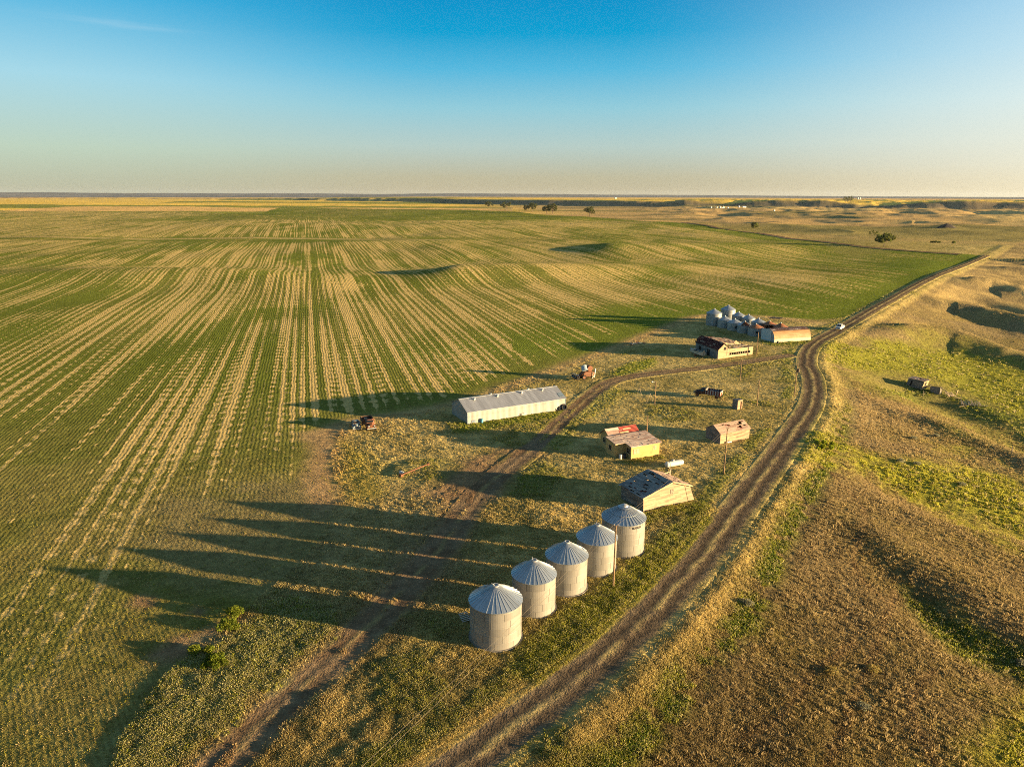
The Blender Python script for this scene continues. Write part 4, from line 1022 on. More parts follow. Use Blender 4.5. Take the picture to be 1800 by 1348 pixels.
b = MB(); b.face([(0.02, 0, 1.52), st[3][0], st[3][4]]); b.box(Lb * .28, Lb * .33, -.8, .8, 1.2, 1.55); b.build('foredeck', [m_hull], bo)
b = MB(); b.box(Lb * .72, Lb * .98, -.8, .8, .85, 1.2); b.box(Lb * .45, Lb * .55, -.85, .85, .7, 1.05); b.build('seats', [plain('seat_vinyl', (.45, .35, .2), .6)], bo)
b = MB(); b.box(Lb, Lb + .35, -.22, .22, .7, 1.75); b.box(Lb + .1, Lb + .3, -.06, .06, .0, .7); b.build('outboard_motor', [plain('motor_cowl', (.3, .25, .18), .5)], bo)
b = MB(); b.bar((.6, 0, .12), (Lb, 0, .05), .12); b.bar((Lb * .6, -1., -.1), (Lb * .6, 1., -.1), .1)
for y in (-1.05, 1.05): b.tube((Lb * .6, y - .1, -.12), (Lb * .6, y + .1, -.12), .33, .33, 14)
b.build('trailer', [m_rust], bo)
# ---- cluster of old small bins
m_obroof = corrugated('old_bin_roof_steel', (.34, .38, .42), pitch=.45, metal=.6, rough=.45, depth=.004)
def old_bin(px, R, Hw, rise, label, rusty_roof=False, rusty_wall=False, holes=False, opening=False, door=False, chute=False):
    t = thing('old_bin', label, 'grain bin', at(*px), random.uniform(-.2, .2), 'cluster of small old steel bins behind the ruined barn')
    ze = Hw; zt = Hw + rise; Re = R + .1; b = MB()
    if opening:
        b.lathe([(R, -.6), (R, ze)], 30, 0, (0, 0, 0), math.radians(-60), math.radians(215)); b.lathe([(R - .03, ze), (R - .03, -.6)], 30, 1, (0, 0, 0), math.radians(-60), math.radians(215))
    else: b.lathe([(R, -.6), (R, ze)], 40)
    b.build('wall', [m_rust if rusty_wall else m_wallb, m_rust], t, True)
    b = MB(); n = 24
    for k in range(n):
        if holes and k in holes: continue
        a0, a1 = 2 * math.pi * k / n, 2 * math.pi * (k + 1) / n; rt = .18
        P = lambda r, z, a: (r * math.cos(a), r * math.sin(a), z)
        b.face([P(Re, ze - .03, a0), P(Re, ze - .03, a1), P(rt, zt, a1), P(rt, zt, a0)], 0, [(a0 * 1.5, 0), (a1 * 1.5, 0), (a1 * 1.5, R), (a0 * 1.5, R)])
    b.lathe([(R - .04, ze - .06), (Re, ze - .07), (Re, ze - .03)], 24); ro = b.build('roof', [m_rustr if rusty_roof else m_obroof], t)
    if holes:
        b = MB()
        for k in range(n):
            a0 = 2 * math.pi * k / n; b.bar((R * math.cos(a0), R * math.sin(a0), ze - .08), (.1 * math.cos(a0), .1 * math.sin(a0), zt - .08), .06, .09)
        b.build('rafters', [m_rust], t)
    b = MB(); b.lathe([(.24, zt - .08), (.24, zt + .14), (.34, zt + .15), (.0, zt + .36)], 14); b.build('roof_cap', [m_cap], ro)
    if door:
        b = MB(); a = math.radians(-118); c, s = math.cos(a), math.sin(a)
        T = Matrix.Translation((R * c, R * s, 0)) @ Matrix.Rotation(a, 4, 'Z'); b.box(-.02, .06, -.42, .42, .25, door); b.V = [tuple(T @ Vector(p)) for p in b.V]; b.build('door', [plain('bin_door_steel', (.26, .29, .31), .5, .2)], t)
    if chute:
        b = MB(); a = math.radians(chute); c, s = math.cos(a), math.sin(a); T = Matrix.Translation((R * c, R * s, 0)) @ Matrix.Rotation(a, 4, 'Z')
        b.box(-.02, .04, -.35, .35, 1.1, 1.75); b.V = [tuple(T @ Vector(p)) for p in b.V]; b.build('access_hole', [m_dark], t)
    return t
old_bin((1254, 571), 2.9, 4.7, 1.5, 'tall old bin at the left end of the small cluster', door=2.0)
old_bin((1278.5, 564), 2.85, 4.7, 1.55, 'tall old bin farthest back in the small cluster')
old_bin((1297, 569.5), 2.45, 3.4, 1.3, 'back row bin between the tall back bin and a dull topped one')
old_bin((1314.5, 573.5), 2.5, 3.2, 1.25, 'back row bin with a pale rim catching sun, fourth from the left')
old_bin((1332, 579), 2.55, 2.9, 1.2, 'back row bin beside the rusty open bin')
old_bin((1351, 583.5), 2.55, 2.9, 1.1, 'rusted open sided bin showing an orange interior', rusty_roof=True, rusty_wall=True, opening=True)
old_bin((1371, 587), 2.5, 2.7, 1.3, 'bin with a brown conical roof just behind the arched hut', rusty_roof=True, rusty_wall=True)
old_bin((1273, 575), 2.6, 2.95, 1.3, 'front row bin next to the tall bin, with a bright vent', door=1.6)
old_bin((1290.5, 579.5), 2.65, 2.8, 1.25, 'front row bin with a small dark hatch in its wall', chute=-95)
old_bin((1308, 584), 2.6, 2.75, 1.25, 'front row bin with bare rafters where roof sheets are gone', holes={15, 16, 17, 18, 19, 20, 22}, rusty_roof=False)
old_bin((1327.5, 589), 2.7, 2.85, 1.15, 'front row bin with a rusted roof and a black hole in its wall', rusty_roof=True, chute=-110)
# board heap behind the bins
p = at(1363, 560); bh = thing('board_heap', 'dark heap of boards lying behind the arched hut', 'board heap', p, -.5)
for k in range(5):
    b = MB(); b.bar((-2.6 + .3 * k, -.6 + .3 * k, .15 + .08 * k), (2.4 + .1 * k, -.5 + .26 * k, .12 + .1 * k), .35, .07); b.build('board', [m_woodd], bh)

# ---- vehicles
def wheel(parent, x, y, r, w=.24, hub=None):
    b = MB(); b.lathe([(r * .6, -w / 2), (r * .93, -w / 2), (r, -w * .3), (r, w * .3), (r * .93, w / 2), (r * .6, w / 2)], 22); o = b.build('wheel', [m_rubber], parent, True); o.rotation_euler = (math.pi / 2, 0, 0); o.location = (x, y, r)
    b = MB(); b.lathe([(0, -w * .35), (r * .6, -w * .45), (r * .6, w * .45), (0, w * .35)], 14); b.build('rim', [hub or m_cap], o)
def loft(secs, m=0, caps=True):
    """cross sections: list of closed loops with equal counts"""
    b = MB()
    for a, c in zip(secs, secs[1:]):
        n = len(a)
        for i in range(n): b.face([a[i], a[(i + 1) % n], c[(i + 1) % n], c[i]], m)
    if caps: b.face(secs[0][::-1], m); b.face(secs[-1], m)
    return b
def sec(x, w0, w1, z0, z1, r=.12):
    """rounded section at x: half width w0 at the bottom, w1 at the top"""
    return [(x, -w0, z0), (x, w0, z0), (x, w0 + .01, z0 + (z1 - z0) * .5), (x, w1, z1 - r), (x, w1 - r, z1), (x, -w1 + r, z1), (x, -w1, z1 - r), (x, -w0 - .01, z0 + (z1 - z0) * .5)]
# white pickup on the road
pc = at(1478.5, 578.5); i_ = int(np.argmin(np.hypot(ROAD[:, 0] - pc.x, ROAD[:, 1] - pc.y))); q = ROAD[i_ + 1] - ROAD[i_ - 1]
pk = thing('pickup_truck', 'white crew cab pickup driving on the dirt road', 'pickup truck', Vector((*ROAD[i_], Hs(*ROAD[i_]) + .10)), math.atan2(-q[1], -q[0]))
m_white = plain('white_car_paint', (.66, .66, .64), .25, 0, .03, spec=.5)
loft([sec(-2.95, .9, .9, .62, 1.15), sec(-2.9, .96, .95, .5, 1.22), sec(-1.0, .98, .96, .42, 1.22), sec(1.2, .98, .95, .42, 1.22), sec(2.3, .97, .88, .45, 1.16), sec(2.75, .92, .80, .5, 1.06), sec(2.85, .88, .75, .55, .95)]).build('body', [m_white], pk)
loft([sec(-1.05, .92, .74, 1.18, 1.25), sec(-.85, .93, .76, 1.18, 1.88), sec(.35, .93, .76, 1.18, 1.92), sec(.65, .93, .75, 1.18, 1.86), sec(1.35, .92, .72, 1.16, 1.23)]).build('cab', [m_white], pk)
def quadpart(name, P, mat, parent, th=.015):
    b = MB(); P = [Vector(p) for p in P]; n = (P[1] - P[0]).cross(P[3] - P[0]).normalized() * th; b.hexa(*[p - n * .3 for p in P], *[p + n for p in P]); return b.build(name, [mat], parent)
quadpart('windscreen', [(1.28, -.72, 1.28), (1.28, .72, 1.28), (.72, .64, 1.80), (.72, -.64, 1.80)], m_glass, pk, .03)
for s_ in (-1, 1):
    P = [(-.8, s_ * .93, 1.28), (.95, s_ * .93, 1.28), (.55, s_ * .83, 1.74), (-.72, s_ * .83, 1.76)]
    quadpart('side_window', P if s_ < 0 else [P[1], P[0], P[3], P[2]], m_glass, pk, .03)
    b = MB(); b.box(2.70, 2.86, s_ * .72 - .17, s_ * .72 + .17, .78, .98); b.build('headlight', [plain('lamp_lens', (.55, .56, .55), .15, 0, .05)], pk)
    b = MB(); b.box(.85, 1.05, min(s_ * .98, s_ * 1.2), max(s_ * .98, s_ * 1.2), 1.25, 1.42); b.build('mirror', [m_letter], pk)
b = MB(); b.box(-2.85, -1.15, -.82, .82, 1.2, 1.235); b.build('cargo_bed', [m_letter], pk)
b = MB(); b.box(2.78, 2.88, -.5, .5, .68, .96); b.build('grille', [m_letter], pk)
b = MB(); b.box(2.72, 2.98, -.93, .93, .45, .66); b.build('bumper', [m_cap], pk)
b = MB(); b.box(-2.88, -2.7, -.86, .86, 1.22, 1.3); b.build('tailgate', [m_white], pk)
for x in (1.85, -1.9):
    for y in (-.84, .84): wheel(pk, x, y, .4)
# old rusted pickup and grain truck parked nose out
def old_cab(parent, m, x0=0., z=0., w=.85, hood=1.4):
    loft([sec(x0 - .7, w, w * .85, .55 + z, 1.55 + z, .2), sec(x0 - .55, w, w * .84, .5 + z, 1.82 + z, .25), sec(x0 + .35, w, w * .82, .5 + z, 1.86 + z, .25), sec(x0 + .62, w, w * .8, .5 + z, 1.35 + z, .15)]).build('cab', [m], parent)
    loft([sec(x0 + .5, w * .72, w * .55, .6 + z, 1.32 + z, .2), sec(x0 + .5 + hood * .8, w * .55, w * .42, .62 + z, 1.22 + z, .2), sec(x0 + .5 + hood, w * .5, w * .36, .65 + z, 1.05 + z, .15)]).build('hood', [m], parent)
    quadpart('windscreen', [(x0 + .60, -w * .7, 1.38 + z), (x0 + .60, w * .7, 1.38 + z), (x0 + .40, w * .66, 1.78 + z), (x0 + .40, -w * .66, 1.78 + z)], m_glass, parent, .03)
    for s_ in (-1, 1):
        P = [(x0 - .5, s_ * (w + .005), 1.25 + z), (x0 + .4, s_ * (w + .005), 1.25 + z), (x0 + .3, s_ * w * .9, 1.65 + z), (x0 - .45, s_ * w * .9, 1.65 + z)]
        quadpart('side_window', P if s_ < 0 else [P[1], P[0], P[3], P[2]], m_glass, parent, .02)
        y = s_ * w * .82
        loft([[(x0 + .7 + hood * f, y - .22 * k, .35 + z + .1), (x0 + .7 + hood * f, y + .22 * k, .35 + z + .1), (x0 + .7 + hood * f, y + .2 * k, .5 + .42 * k + z), (x0 + .7 + hood * f, y - .2 * k, .5 + .42 * k + z)] for f, k in ((-.05, .5), (.15, .9), (.5, 1.), (.85, .8), (.98, .4))]).build('fender', [m], parent)
        b = MB(); b.lathe([(.13, -.08), (.15, .06), (0, .09)], 12); o = b.build('headlight', [m_cap], parent); o.rotation_euler = (0, math.pi / 2, 0); o.location = (x0 + .62 + hood, s_ * w * .62, .95 + z)
    b = MB(); b.bar((x0 + .75 + hood, -w, .5 + z), (x0 + .75 + hood, w, .5 + z), .1, .16); b.build('bumper', [m_cap], parent)
m_oldblue = rusty('faded_blue_paint', (.26, .36, .40), .45, (.30, .14, .04)); m_oldtan = rusty('faded_red_paint', (.22, .10, .06), .6)
m_box = boards('rusted_box_boards', (.17, .105, .075), .22, 1, .12, .2, .5)
p = at(626, 752); tz = math.atan2(-1, .32)
op = thing('old_pickup', 'faded blue and rust pickup wreck parked beside the grain truck', 'pickup truck', p - Vector((0, 0, .12)), tz)
old_cab(op, m_oldblue, 0, 0, .86, 1.25)
b = MB(); b.box(-2.5, -.8, -.8, .8, .55, .62)
for y in (-.8, .74): b.box(-2.5, -.8, y, y + .06, .62, 1.05)
b.box(-2.56, -2.5, -.8, .8, .55, 1.0); b.build('cargo_box', [m_rust], op)
for x in (1.1, -1.6):
    for y in (-.74, .74): wheel(op, x, y, .36, .2, m_rust)
p = at(650, 752.5); tz = math.atan2(-1, .42)
gt = thing('grain_truck', 'rusted grain truck with an open wooden box and a raised hood', 'truck', p - Vector((0, 0, .1)), tz)
old_cab(gt, m_oldtan, .2, .25, .95, 1.35)
b = MB(); b.box(-4.0, -.75, -1.15, 1.15, .85, .95); b.build('box_floor', [m_woodd], gt)
for y in (-1.2, 1.14):
    b = MB(); b.box(-4.0, -.75, y, y + .06, .95, 1.75); b.build('box_side', [m_box], gt)
b = MB(); b.box(-.8, -.72, -1.2, 1.2, .95, 1.95); b.build('box_headboard', [m_oldtan], gt)
b = MB(); b.box(-4.06, -4.0, -1.2, 1.2, .95, 1.7); b.build('tailgate', [m_box], gt)
b = MB(); b.box(-3.6, -2.9, -.5, .15, .95, 1.5); b.box(-2.0, -1.5, -.9, -.3, .95, 1.3); b.build('scrap_load', [m_paleroof], gt)
b = MB(); b.bar((-4, .4, .75), (1.8, .4, .7), .1, .18); b.bar((-4, -.4, .75), (1.8, -.4, .7), .1, .18); b.build('chassis', [m_rust], gt)
for x in (1.35, -2.9):
    for y in (-.9, .9): wheel(gt, x, y, .46, .26, m_rust)
# box truck in the meadow
A, rz, Lf = frame((1267.5, 700.5), (1234, 696.5)); rz = math.radians(148)
bt = thing('box_truck', 'old dark truck with a red and white slatted box in the meadow', 'truck', A + Vector((0, 0, -.1)), rz)
m_stripe = M('red_white_slats', lambda t: (t.bsdf(t.mix(t.rng(t.math('FRACT', t.math('DIVIDE', t.sep(uvvec(t))[0], .62)), .34, .36), (.33, .34, .34), (.10, .03, .02)), .7), t.m)[1])
m_tail = M('red_tailgate', lambda t: (t.bsdf(t.mix(t.rng(t.noise(objvec(t), 3., 4.), .4, .6), (.42, .06, .02), (.3, .04, .015)), .6), t.m)[1])
Lb = 3.6; old_cab(bt, rusty('dark_maroon_paint', (.05, .025, .022), .4), Lb + 1.0, .3, .95, 1.3)
b = MB(); b.box(.05, Lb, -1.15, 1.15, .9, 1.0); b.build('box_floor', [m_woodd], bt)
for y in (-1.2, 1.15):
    b = MB(); b.box(.05, Lb, y, y + .05, 1.0, 2.0); b.build('box_side', [m_stripe], bt)
b = MB(); b.box(0, .05, -1.2, 1.2, .95, 1.95); tgt = b.build('tailgate', [m_tail], bt)
b = MB(); b.box(-.03, 0, -1.2, 1.2, 1.72, 1.98); b.box(-.03, 0, -.95, -.65, 1.0, 1.7); b.box(-.03, 0, .65, .95, 1.0, 1.7); b.build('white_bars', [m_cap], tgt)
b = MB(); b.box(Lb, Lb + .06, -1.2, 1.2, 1., 2.3); b.build('box_headboard', [m_woodd], bt); b = MB(); b.box(.8, 2.9, -.9, .9, 1., 1.75); b.build('tarp_load', [plain('dark_tarp', (.05, .06, .075), .7)], bt)
b = MB(); b.bar((0.2, .4, .75), (Lb + 2.2, .4, .75), .1, .2); b.bar((.2, -.4, .75), (Lb + 2.2, -.4, .75), .1, .2); b.build('chassis', [m_rust], bt)
for x in (.9, Lb + 2.1):
    for y in (-.9, .9): wheel(bt, x, y, .45, .26, m_rust)

# ---- wrecked combine
A, rz, Lf = frame((1012, 667), (1041, 664)); 
cb = thing('combine_wreck', 'rusted combine wreck with two drums on top beside the track', 'combine harvester', A, rz)
m_orange = rusty('faded_orange_paint', (.22, .085, .04), .55); m_blu = plain('pale_blue_tank', (.30, .38, .44), .45, .1, .1)
L_ = 5.2
loft([sec(1.6, .9, .9, .8, 1.6), sec(2.4, 1.0, .95, .75, 2.1), sec(4.6, 1.0, .95, .75, 2.0), sec(5.3, .9, .8, 1.0, 1.6)]).build('body', [m_rust], cb)
b = MB(); b.tube((2.75, -.1, 2.15), (2.75, .8, 3.3), .85, .8, 18); b.build('seed_tank', [m_blu], cb)
b = MB(); b.tube((4.1, -.5, 2.75), (4.1, .9, 2.75), .78, .78, 18); b.build('rusty_drum', [m_orange], cb)
b = MB(); b.box(-.4, .3, -1.6, 1.6, .25, .9); b.box(-.5, -.3, -1.6, 1.6, .9, 1.2); b.build('header', [m_dark], cb)
b = MB()
for k in range(6):
    a = k * math.pi / 3; b.bar((-.2 + .55 * math.cos(a), -1.5, 1.05 + .55 * math.sin(a)), (-.2 + .55 * math.cos(a), 1.5, 1.05 + .55 * math.sin(a)), .09, .05)
b.build('reel', [m_blu], cb)
b = MB(); b.hexa((.3, -.5, .4), (1.8, -.5, .9), (1.8, .5, .9), (.3, .5, .4), (.3, -.5, .9), (1.8, -.5, 1.5), (1.8, .5, 1.5), (.3, .5, .9)); b.build('feeder_house', [m_rust], cb)
b = MB(); b.tube((5.35, -.6, .3), (5.75, -.3, 2.6), .14, .14, 10); b.build('unloading_pipe', [m_cap], cb)
b = MB(); b.bar((4.2, -1.3, .15), (4.9, -1.2, .9), .09, .18); b.bar((4.5, -1.1, .8), (4.55, -1.1, 1.8), .1, .2); b.build('step_plate', [plain('cream_panel', (.52, .47, .33), .5)], cb)
b = MB(); b.box(1.9, 2.3, -1.05, -.95, 1.2, 1.7); b.build('side_panel', [m_orange], cb)
for x, y, r in ((2.0, -1.1, .65), (2.0, 1.1, .65), (4.7, -.9, .42), (4.7, .9, .42)): wheel(cb, x, y, r, .35, m_orange)
# rusty harrow and its parts by the field edge
A, rz, Lf = frame((1110, 607), (1134, 603.5))
hw_ = thing('harrow', 'low rusty orange harrow by the edge of the crop field', 'harrow', A, rz)
b = MB(); b.bar((0, 0, .35), (4.6, 0, .35), .14); b.bar((.5, 1.4, .35), (4.2, 1.4, .35), .14); b.bar((.6, 0, .35), (.8, 1.4, .35), .12); b.bar((4., 0, .35), (3.9, 1.4, .35), .12); b.build('frame', [m_cap], hw_)
for k in range(7):
    b = MB(); x = .7 + k * .52; h = random.uniform(.7, 1.3); b.bar((x, .4, .3), (x + random.uniform(-.2, .3), .9, h), .16, .1); b.bar((x, .4, .3), (x - .1, .1, 0), .08); b.build('tine', [m_orange], hw_)
for x in (-.6, 5.3):
    b = MB(); b.lathe([(.3, -.08), (.42, -.08), (.42, .08), (.3, .08), (.3, -.08)], 18); o = b.build('wheel', [m_rust], hw_, True); o.rotation_euler = (.9, 0, .3); o.location = (x, -.3, .25)
# fallen auger with a drum at its lower end
A, rz, Lf = frame((704, 838.5), (751, 823))
au = thing('grain_auger', 'long rusty auger tube lying on the dry grass', 'auger', A, rz)
b = MB(); b.tube((.3, 0, .35), (6.2, 0, .75), .12, .12, 10); b.build('tube', [m_rust], au)
b = MB()
for x in (2.2, 2.9): b.bar((x, -.5, 0), (x, 0, .6), .06); b.bar((x, .5, 0), (x, 0, .6), .06)
b.build('support_legs', [m_rust], au)
b = MB(); b.box(-.1, .45, -.3, .3, .1, .55); b.box(6.1, 6.35, -.2, .2, .55, .95); b.build('hopper', [m_rust], au)
barrel((706.5, 833.5), (.42, .46, .5), 'pale drum lying at the low end of the auger', lying=True)

# ---- coulee shacks and fallen timber
A, rz, Lf = frame((1593, 675.5), (1622, 682)); rz = math.radians(-58); Lf = 4.7
sk_ = thing('leaning_shack', 'dark plank shack with a sunlit end wall down in the coulee', 'shack', A, rz)
W_ = 2.6; h_ = 2.0; ln = -.25
b = MB(); P = lambda x, y, z: (x - ln * 0 + (z * .22), y, z)
def wl(a, c, m): b.face([P(*a, -.5), P(*c, -.5), P(*c, h_), P(*a, h_)], m)
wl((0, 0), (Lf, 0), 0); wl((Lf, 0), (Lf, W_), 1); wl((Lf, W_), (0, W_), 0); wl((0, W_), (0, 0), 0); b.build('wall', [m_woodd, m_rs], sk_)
b = MB(); b.plank_roof(P(-.15, -.15, h_), P(Lf + .15, -.15, h_), P(Lf + .15, W_ + .15, h_ + .15), P(-.15, W_ + .15, h_ + .15), 8, 6, .06, lambda i, j: random.random() < .2); b.build('roof', [m_paleroof], sk_)
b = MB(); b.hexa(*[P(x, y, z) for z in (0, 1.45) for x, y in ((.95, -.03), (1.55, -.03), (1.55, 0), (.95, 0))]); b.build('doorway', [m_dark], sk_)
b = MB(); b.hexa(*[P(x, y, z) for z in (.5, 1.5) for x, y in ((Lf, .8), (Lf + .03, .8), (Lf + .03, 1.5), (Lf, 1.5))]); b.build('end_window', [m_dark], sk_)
A, rz, Lf = frame((1634, 689), (1650, 692.5)); rz = math.radians(-40); Lf = max(Lf, 2.6)
s2 = thing('collapsed_shack', 'half collapsed shack with one wall up and its roof fallen in', 'shack', A, rz)
b = MB(); b.face([(0, 0, -.3), (Lf, 0, -.3), (Lf, 0, 1.9), (0, 0, 1.8)]); b.face([(Lf, 0, -.3), (Lf, 2.4, -.3), (Lf, 2.4, .5), (Lf, 0, 1.9)]); b.face([(0, 2.4, -.3), (0, 0, -.3), (0, 0, 1.8), (0, 2.4, .9)]); b.build('wall', [m_woodd], s2)
b = MB(); b.plank_roof((-2.6, .2, .1), (-.1, -.1, 1.75), (-.1, 2.2, 1.6), (-2.6, 2.2, .1), 6, 5, .06, lambda i, j: random.random() < .15); b.build('fallen_roof', [m_woodd], s2)
b = MB(); b.bar((Lf, -.08, 2.0), (Lf + 2.6, .2, .1), .12, .2); b.bar((Lf - .02, -.1, 0), (Lf - .02, -.1, 1.9), .1); b.bar((Lf + .1, .5, .9), (Lf + 1.4, .6, .5), .1); b.build('beam', [m_board], s2)
def slat_heap(px, label, L, Wd, n, rz_):
    t = thing('fallen_timber', label, 'fallen timber', at(*px), rz_)
    for k in range(n):
        b = MB(); x = L * k / n - L / 2; b.bar((x, -Wd / 2 + random.uniform(-.3, .3), .1), (x + random.uniform(-.1, .3), Wd / 2 + random.uniform(-.3, .3), .85 + random.uniform(-.1, .2)), .26, .05); b.build('slat', [m_board], t)
    for y in (-Wd * .3, Wd * .3):
        b = MB(); b.bar((-L / 2 - .3, y, .05), (L / 2 + .3, y, .12), .14, .12); b.build('beam', [m_woodd], t)
slat_heap((1670.5, 696), 'small fallen slat panel between the shack and the larger one', 2.6, 1.6, 7, .2)
slat_heap((1707, 711.5), 'large fallen slat panel farthest down the coulee', 5.2, 2.2, 12, -.3)
BDL = ['pale fallen board nearest the collapsed shack', 'short board lying between the two slat panels', 'board lying alone above the large slat panel', 'long thin board at the far end of the fallen timber', 'grey board in the grass below the large slat panel']
for (u_, v_), lb in zip(((1663, 692), (1684, 701), (1703, 704), (1727, 715), (1692, 715)), BDL):
    o = MB().bar((-1.3, 0, .15), (1.2, .1, .35), .26, .06).build('fallen_board', [m_board], None); o.location = at(u_, v_); o.rotation_euler = (0, 0, random.uniform(-1, 1)); tag(o, lb, 'board', 'loose boards around the coulee shacks')
p = at(1681, 693.5); st_ = thing('broken_stump', 'short broken post leaning above the small slat panel', 'post', p, .3); b = MB(); b.bar((0, 0, -.2), (.15, 0, 1.2), .2); b.build('post', [m_board], st_); b = MB(); b.bar((.1, 0, 1.0), (.6, 0, 1.3), .14); b.build('stub', [m_board], st_)
FP = [((1622, 699), 686, 'pale post standing in front of the leaning shack', .08), ((1646, 692.5), 670.5, 'thin grey post in front of the collapsed shack wall', .07), ((1630, 671), 659, 'tall post rising behind the leaning shack', .07),
      ((1684, 743), 738.5, 'weathered fence post at the left of the coulee fence', .07), ((1697, 747), 742.5, 'second fence post along the coulee, close to the first', .07), ((1708, 749), 744.5, 'middle post of the sparse coulee fence', .07),
      ((1723, 752), 747, 'fence post past the middle of the coulee fence', .07), ((1778, 797), 783, 'tall pale post low on the slope by the picture edge', .08), ((1645, 725.5), 719.5, 'lone post on the crest above the coulee fence', .07), ((1530, 694), 689, 'short post on the bank left of the shacks', .07)]
for px, tv, lb, r in FP:
    p = at(*px); x, f, d = ray(px[0], tv); hgt = min(max(HC - p.y * d / f - p.z, .9), 3.2)
    o = MB().tube((0, 0, -.3), (random.uniform(-.1, .1), 0, hgt), r, r * .85, 7).build('fence_post', [m_post], None); o.location = p; tag(o, lb, 'fence post', 'bare posts standing in the coulee')

# ---- trees, bushes
def leafmat(name, tr=.45):
    def f(t):
        at_ = t.n('Attribute', attribute_name='Col').outputs['Color']
        d = t.n('BsdfDiffuse'); t.L(at_, d.inputs[0]); s = t.n('BsdfTranslucent'); t.L(at_, s.inputs[0])
        m = t.n('MixShader'); m.inputs[0].default_value = tr; t.L(d.outputs[0], m.inputs[1]); t.L(s.outputs[0], m.inputs[2]); t.L(m.outputs[0], t.out.inputs[0]); return t.m
    return M(name, f)
m_leaf = leafmat('leaf_blades')
m_bark = plain('bark', (.12, .09, .065), .95, 0, .3, 3.)
def leaves(name, centers, radii, n, size, col, parent=None, squash=.8):
    c = np.array(centers, float); r = np.array(radii, float); k = RNG.choice(len(c), n, p=r**2 / (r**2).sum())
    d = RNG.normal(size=(n, 3)); d /= np.linalg.norm(d, axis=1)[:, None]; d[:, 2] *= squash
    p = c[k] + d * (r[k] * RNG.uniform(.45, 1.08, n) ** .6)[:, None]
    a = RNG.normal(size=(n, 3)); a /= np.linalg.norm(a, axis=1)[:, None]; b = np.cross(a, RNG.normal(size=(n, 3))); b /= np.linalg.norm(b, axis=1)[:, None]
    s = size * RNG.uniform(.6, 1.3, n)[:, None]
    V = np.stack([p - a * s, p + b * s * .55, p + a * s, p - b * s * .55], 1).reshape(-1, 3)
    cl = np.array(col)[None] * (RNG.uniform(.6, 1.45, (n, 1))) * (RNG.uniform(.75, 1.3, len(c))[k])[:, None] * RNG.uniform(.9, 1.1, (n, 3))
    return new_mesh(name, V, np.arange(4 * n).reshape(n, 4), m_leaf, parent, np.repeat(cl, 4, 0))
def tree(px, hgt, label, group=None, wide=.8, col=(.075, .085, .025), clumps=9, n=700, trunkf=.28, name='tree'):
    p = at(*px); t = thing(name, label, 'tree', p - Vector((0, 0, .2)), random.uniform(0, 6), group); h = hgt; tr = MB()
    tr.tube((0, 0, -.3), (.02 * h, 0, h * trunkf), .035 * h, .024 * h, 9); cs = []; rs = []
    top = Vector((.02 * h, 0, h * trunkf))
    for k in range(clumps):
        a = k * 2.399 + random.uniform(-.4, .4); f = (k + .5) / clumps; rad = h * wide * .5 * (.25 + .75 * math.sin(math.pi * min(.95, .25 + f * .7)) ** .8) * random.uniform(.6, 1.05)
        c = Vector((rad * math.cos(a), rad * math.sin(a), h * (trunkf + .10 + (.80 - trunkf) * f))); cs.append(c); rs.append(h * random.uniform(.15, .24))
        mid = top.lerp(c, .5) + Vector((0, 0, -.03 * h)); tr.tube(top, mid, .016 * h, .010 * h, 6); tr.tube(mid, c, .010 * h, .004 * h, 5)
    tr.build('trunk', [m_bark], t)
    leaves('crown', cs, rs, int(n * 1.5), .05 * h, col, t); return t
TG = 'scattered cottonwood trees along the far field edge'
tree((859.5, 366.5), 27, 'leftmost far tree, low and split in two lobes', TG, 1.25); tree((890, 369), 26, 'broad low far tree, second along the field edge', TG, 1.35)
tree((925.5, 372), 19, 'small thin tree left of a fuller one at the field edge', TG, .9, clumps=6); tree((935.5, 372.8), 26, 'full far tree right beside a small thin one', TG, 1.0)
tree((960.5, 376), 22, 'squat dark tree, left of a taller touching tree', TG, 1.1); tree((971, 376.3), 28, 'taller tree of the touching pair at the field edge', TG, .9)
tree((1036.5, 381), 22, 'lone round far tree on a thin trunk', TG, .95, trunkf=.36)
tree((1325.5, 406), 12.5, 'lone tree with a tapered crown on the far prairie road', None, .85, (.13, .145, .04), 9, 900, .36)
tree((1554, 433.5), 12.5, 'big spreading tree beside the far dirt road', None, 1.35, (.12, .14, .04), 14, 1700, .3)
tree((1532, 415), 7.5, 'small dark tree up and left of the big spreading tree', 'pair of small far trees', .9, clumps=5, n=300); tree((1540, 416), 6.5, 'smaller light green one of the far pair of trees', 'pair of small far trees', .9, (.12, .14, .03), 5, 300)
BG = 'round shrubs in the loop of the far trail'
for px, lb in (((1638.5, 427), 'round shrub by the left of the far trail loop'), ((1644, 427), 'small shrub touching the first shrub in the trail loop'), ((1650, 427.5), 'third and widest shrub in the far trail loop'), ((1676.5, 428), 'pale lone shrub right of the trail loop')):
    p = at(*px); t = thing('shrub', lb, 'shrub', p, 0, BG); leaves('foliage', [(0, 0, 1.3), (1.2, .3, 1.1), (-1.1, -.2, 1.), (.2, 1., 1.)], [1.4, 1.1, 1.1, 1.], 240, .42, (.10, .12, .03), t)
    b = MB(); b.tube((0, 0, -.3), (0, 0, 1.2), .12, .06, 6); b.build('stem', [m_bark], t)
tree((1486, 355.5), 24, 'left tree of the dark clump on the far ridge', 'trees on the far ridge', 1.1, clumps=6, n=250); tree((1490, 355.5), 24, 'middle tree of the dark clump on the far ridge', 'trees on the far ridge', 1.1, clumps=6, n=250); tree((1494.5, 355.3), 26, 'right tree of the dark clump on the far ridge', 'trees on the far ridge', .9, clumps=6, n=250)
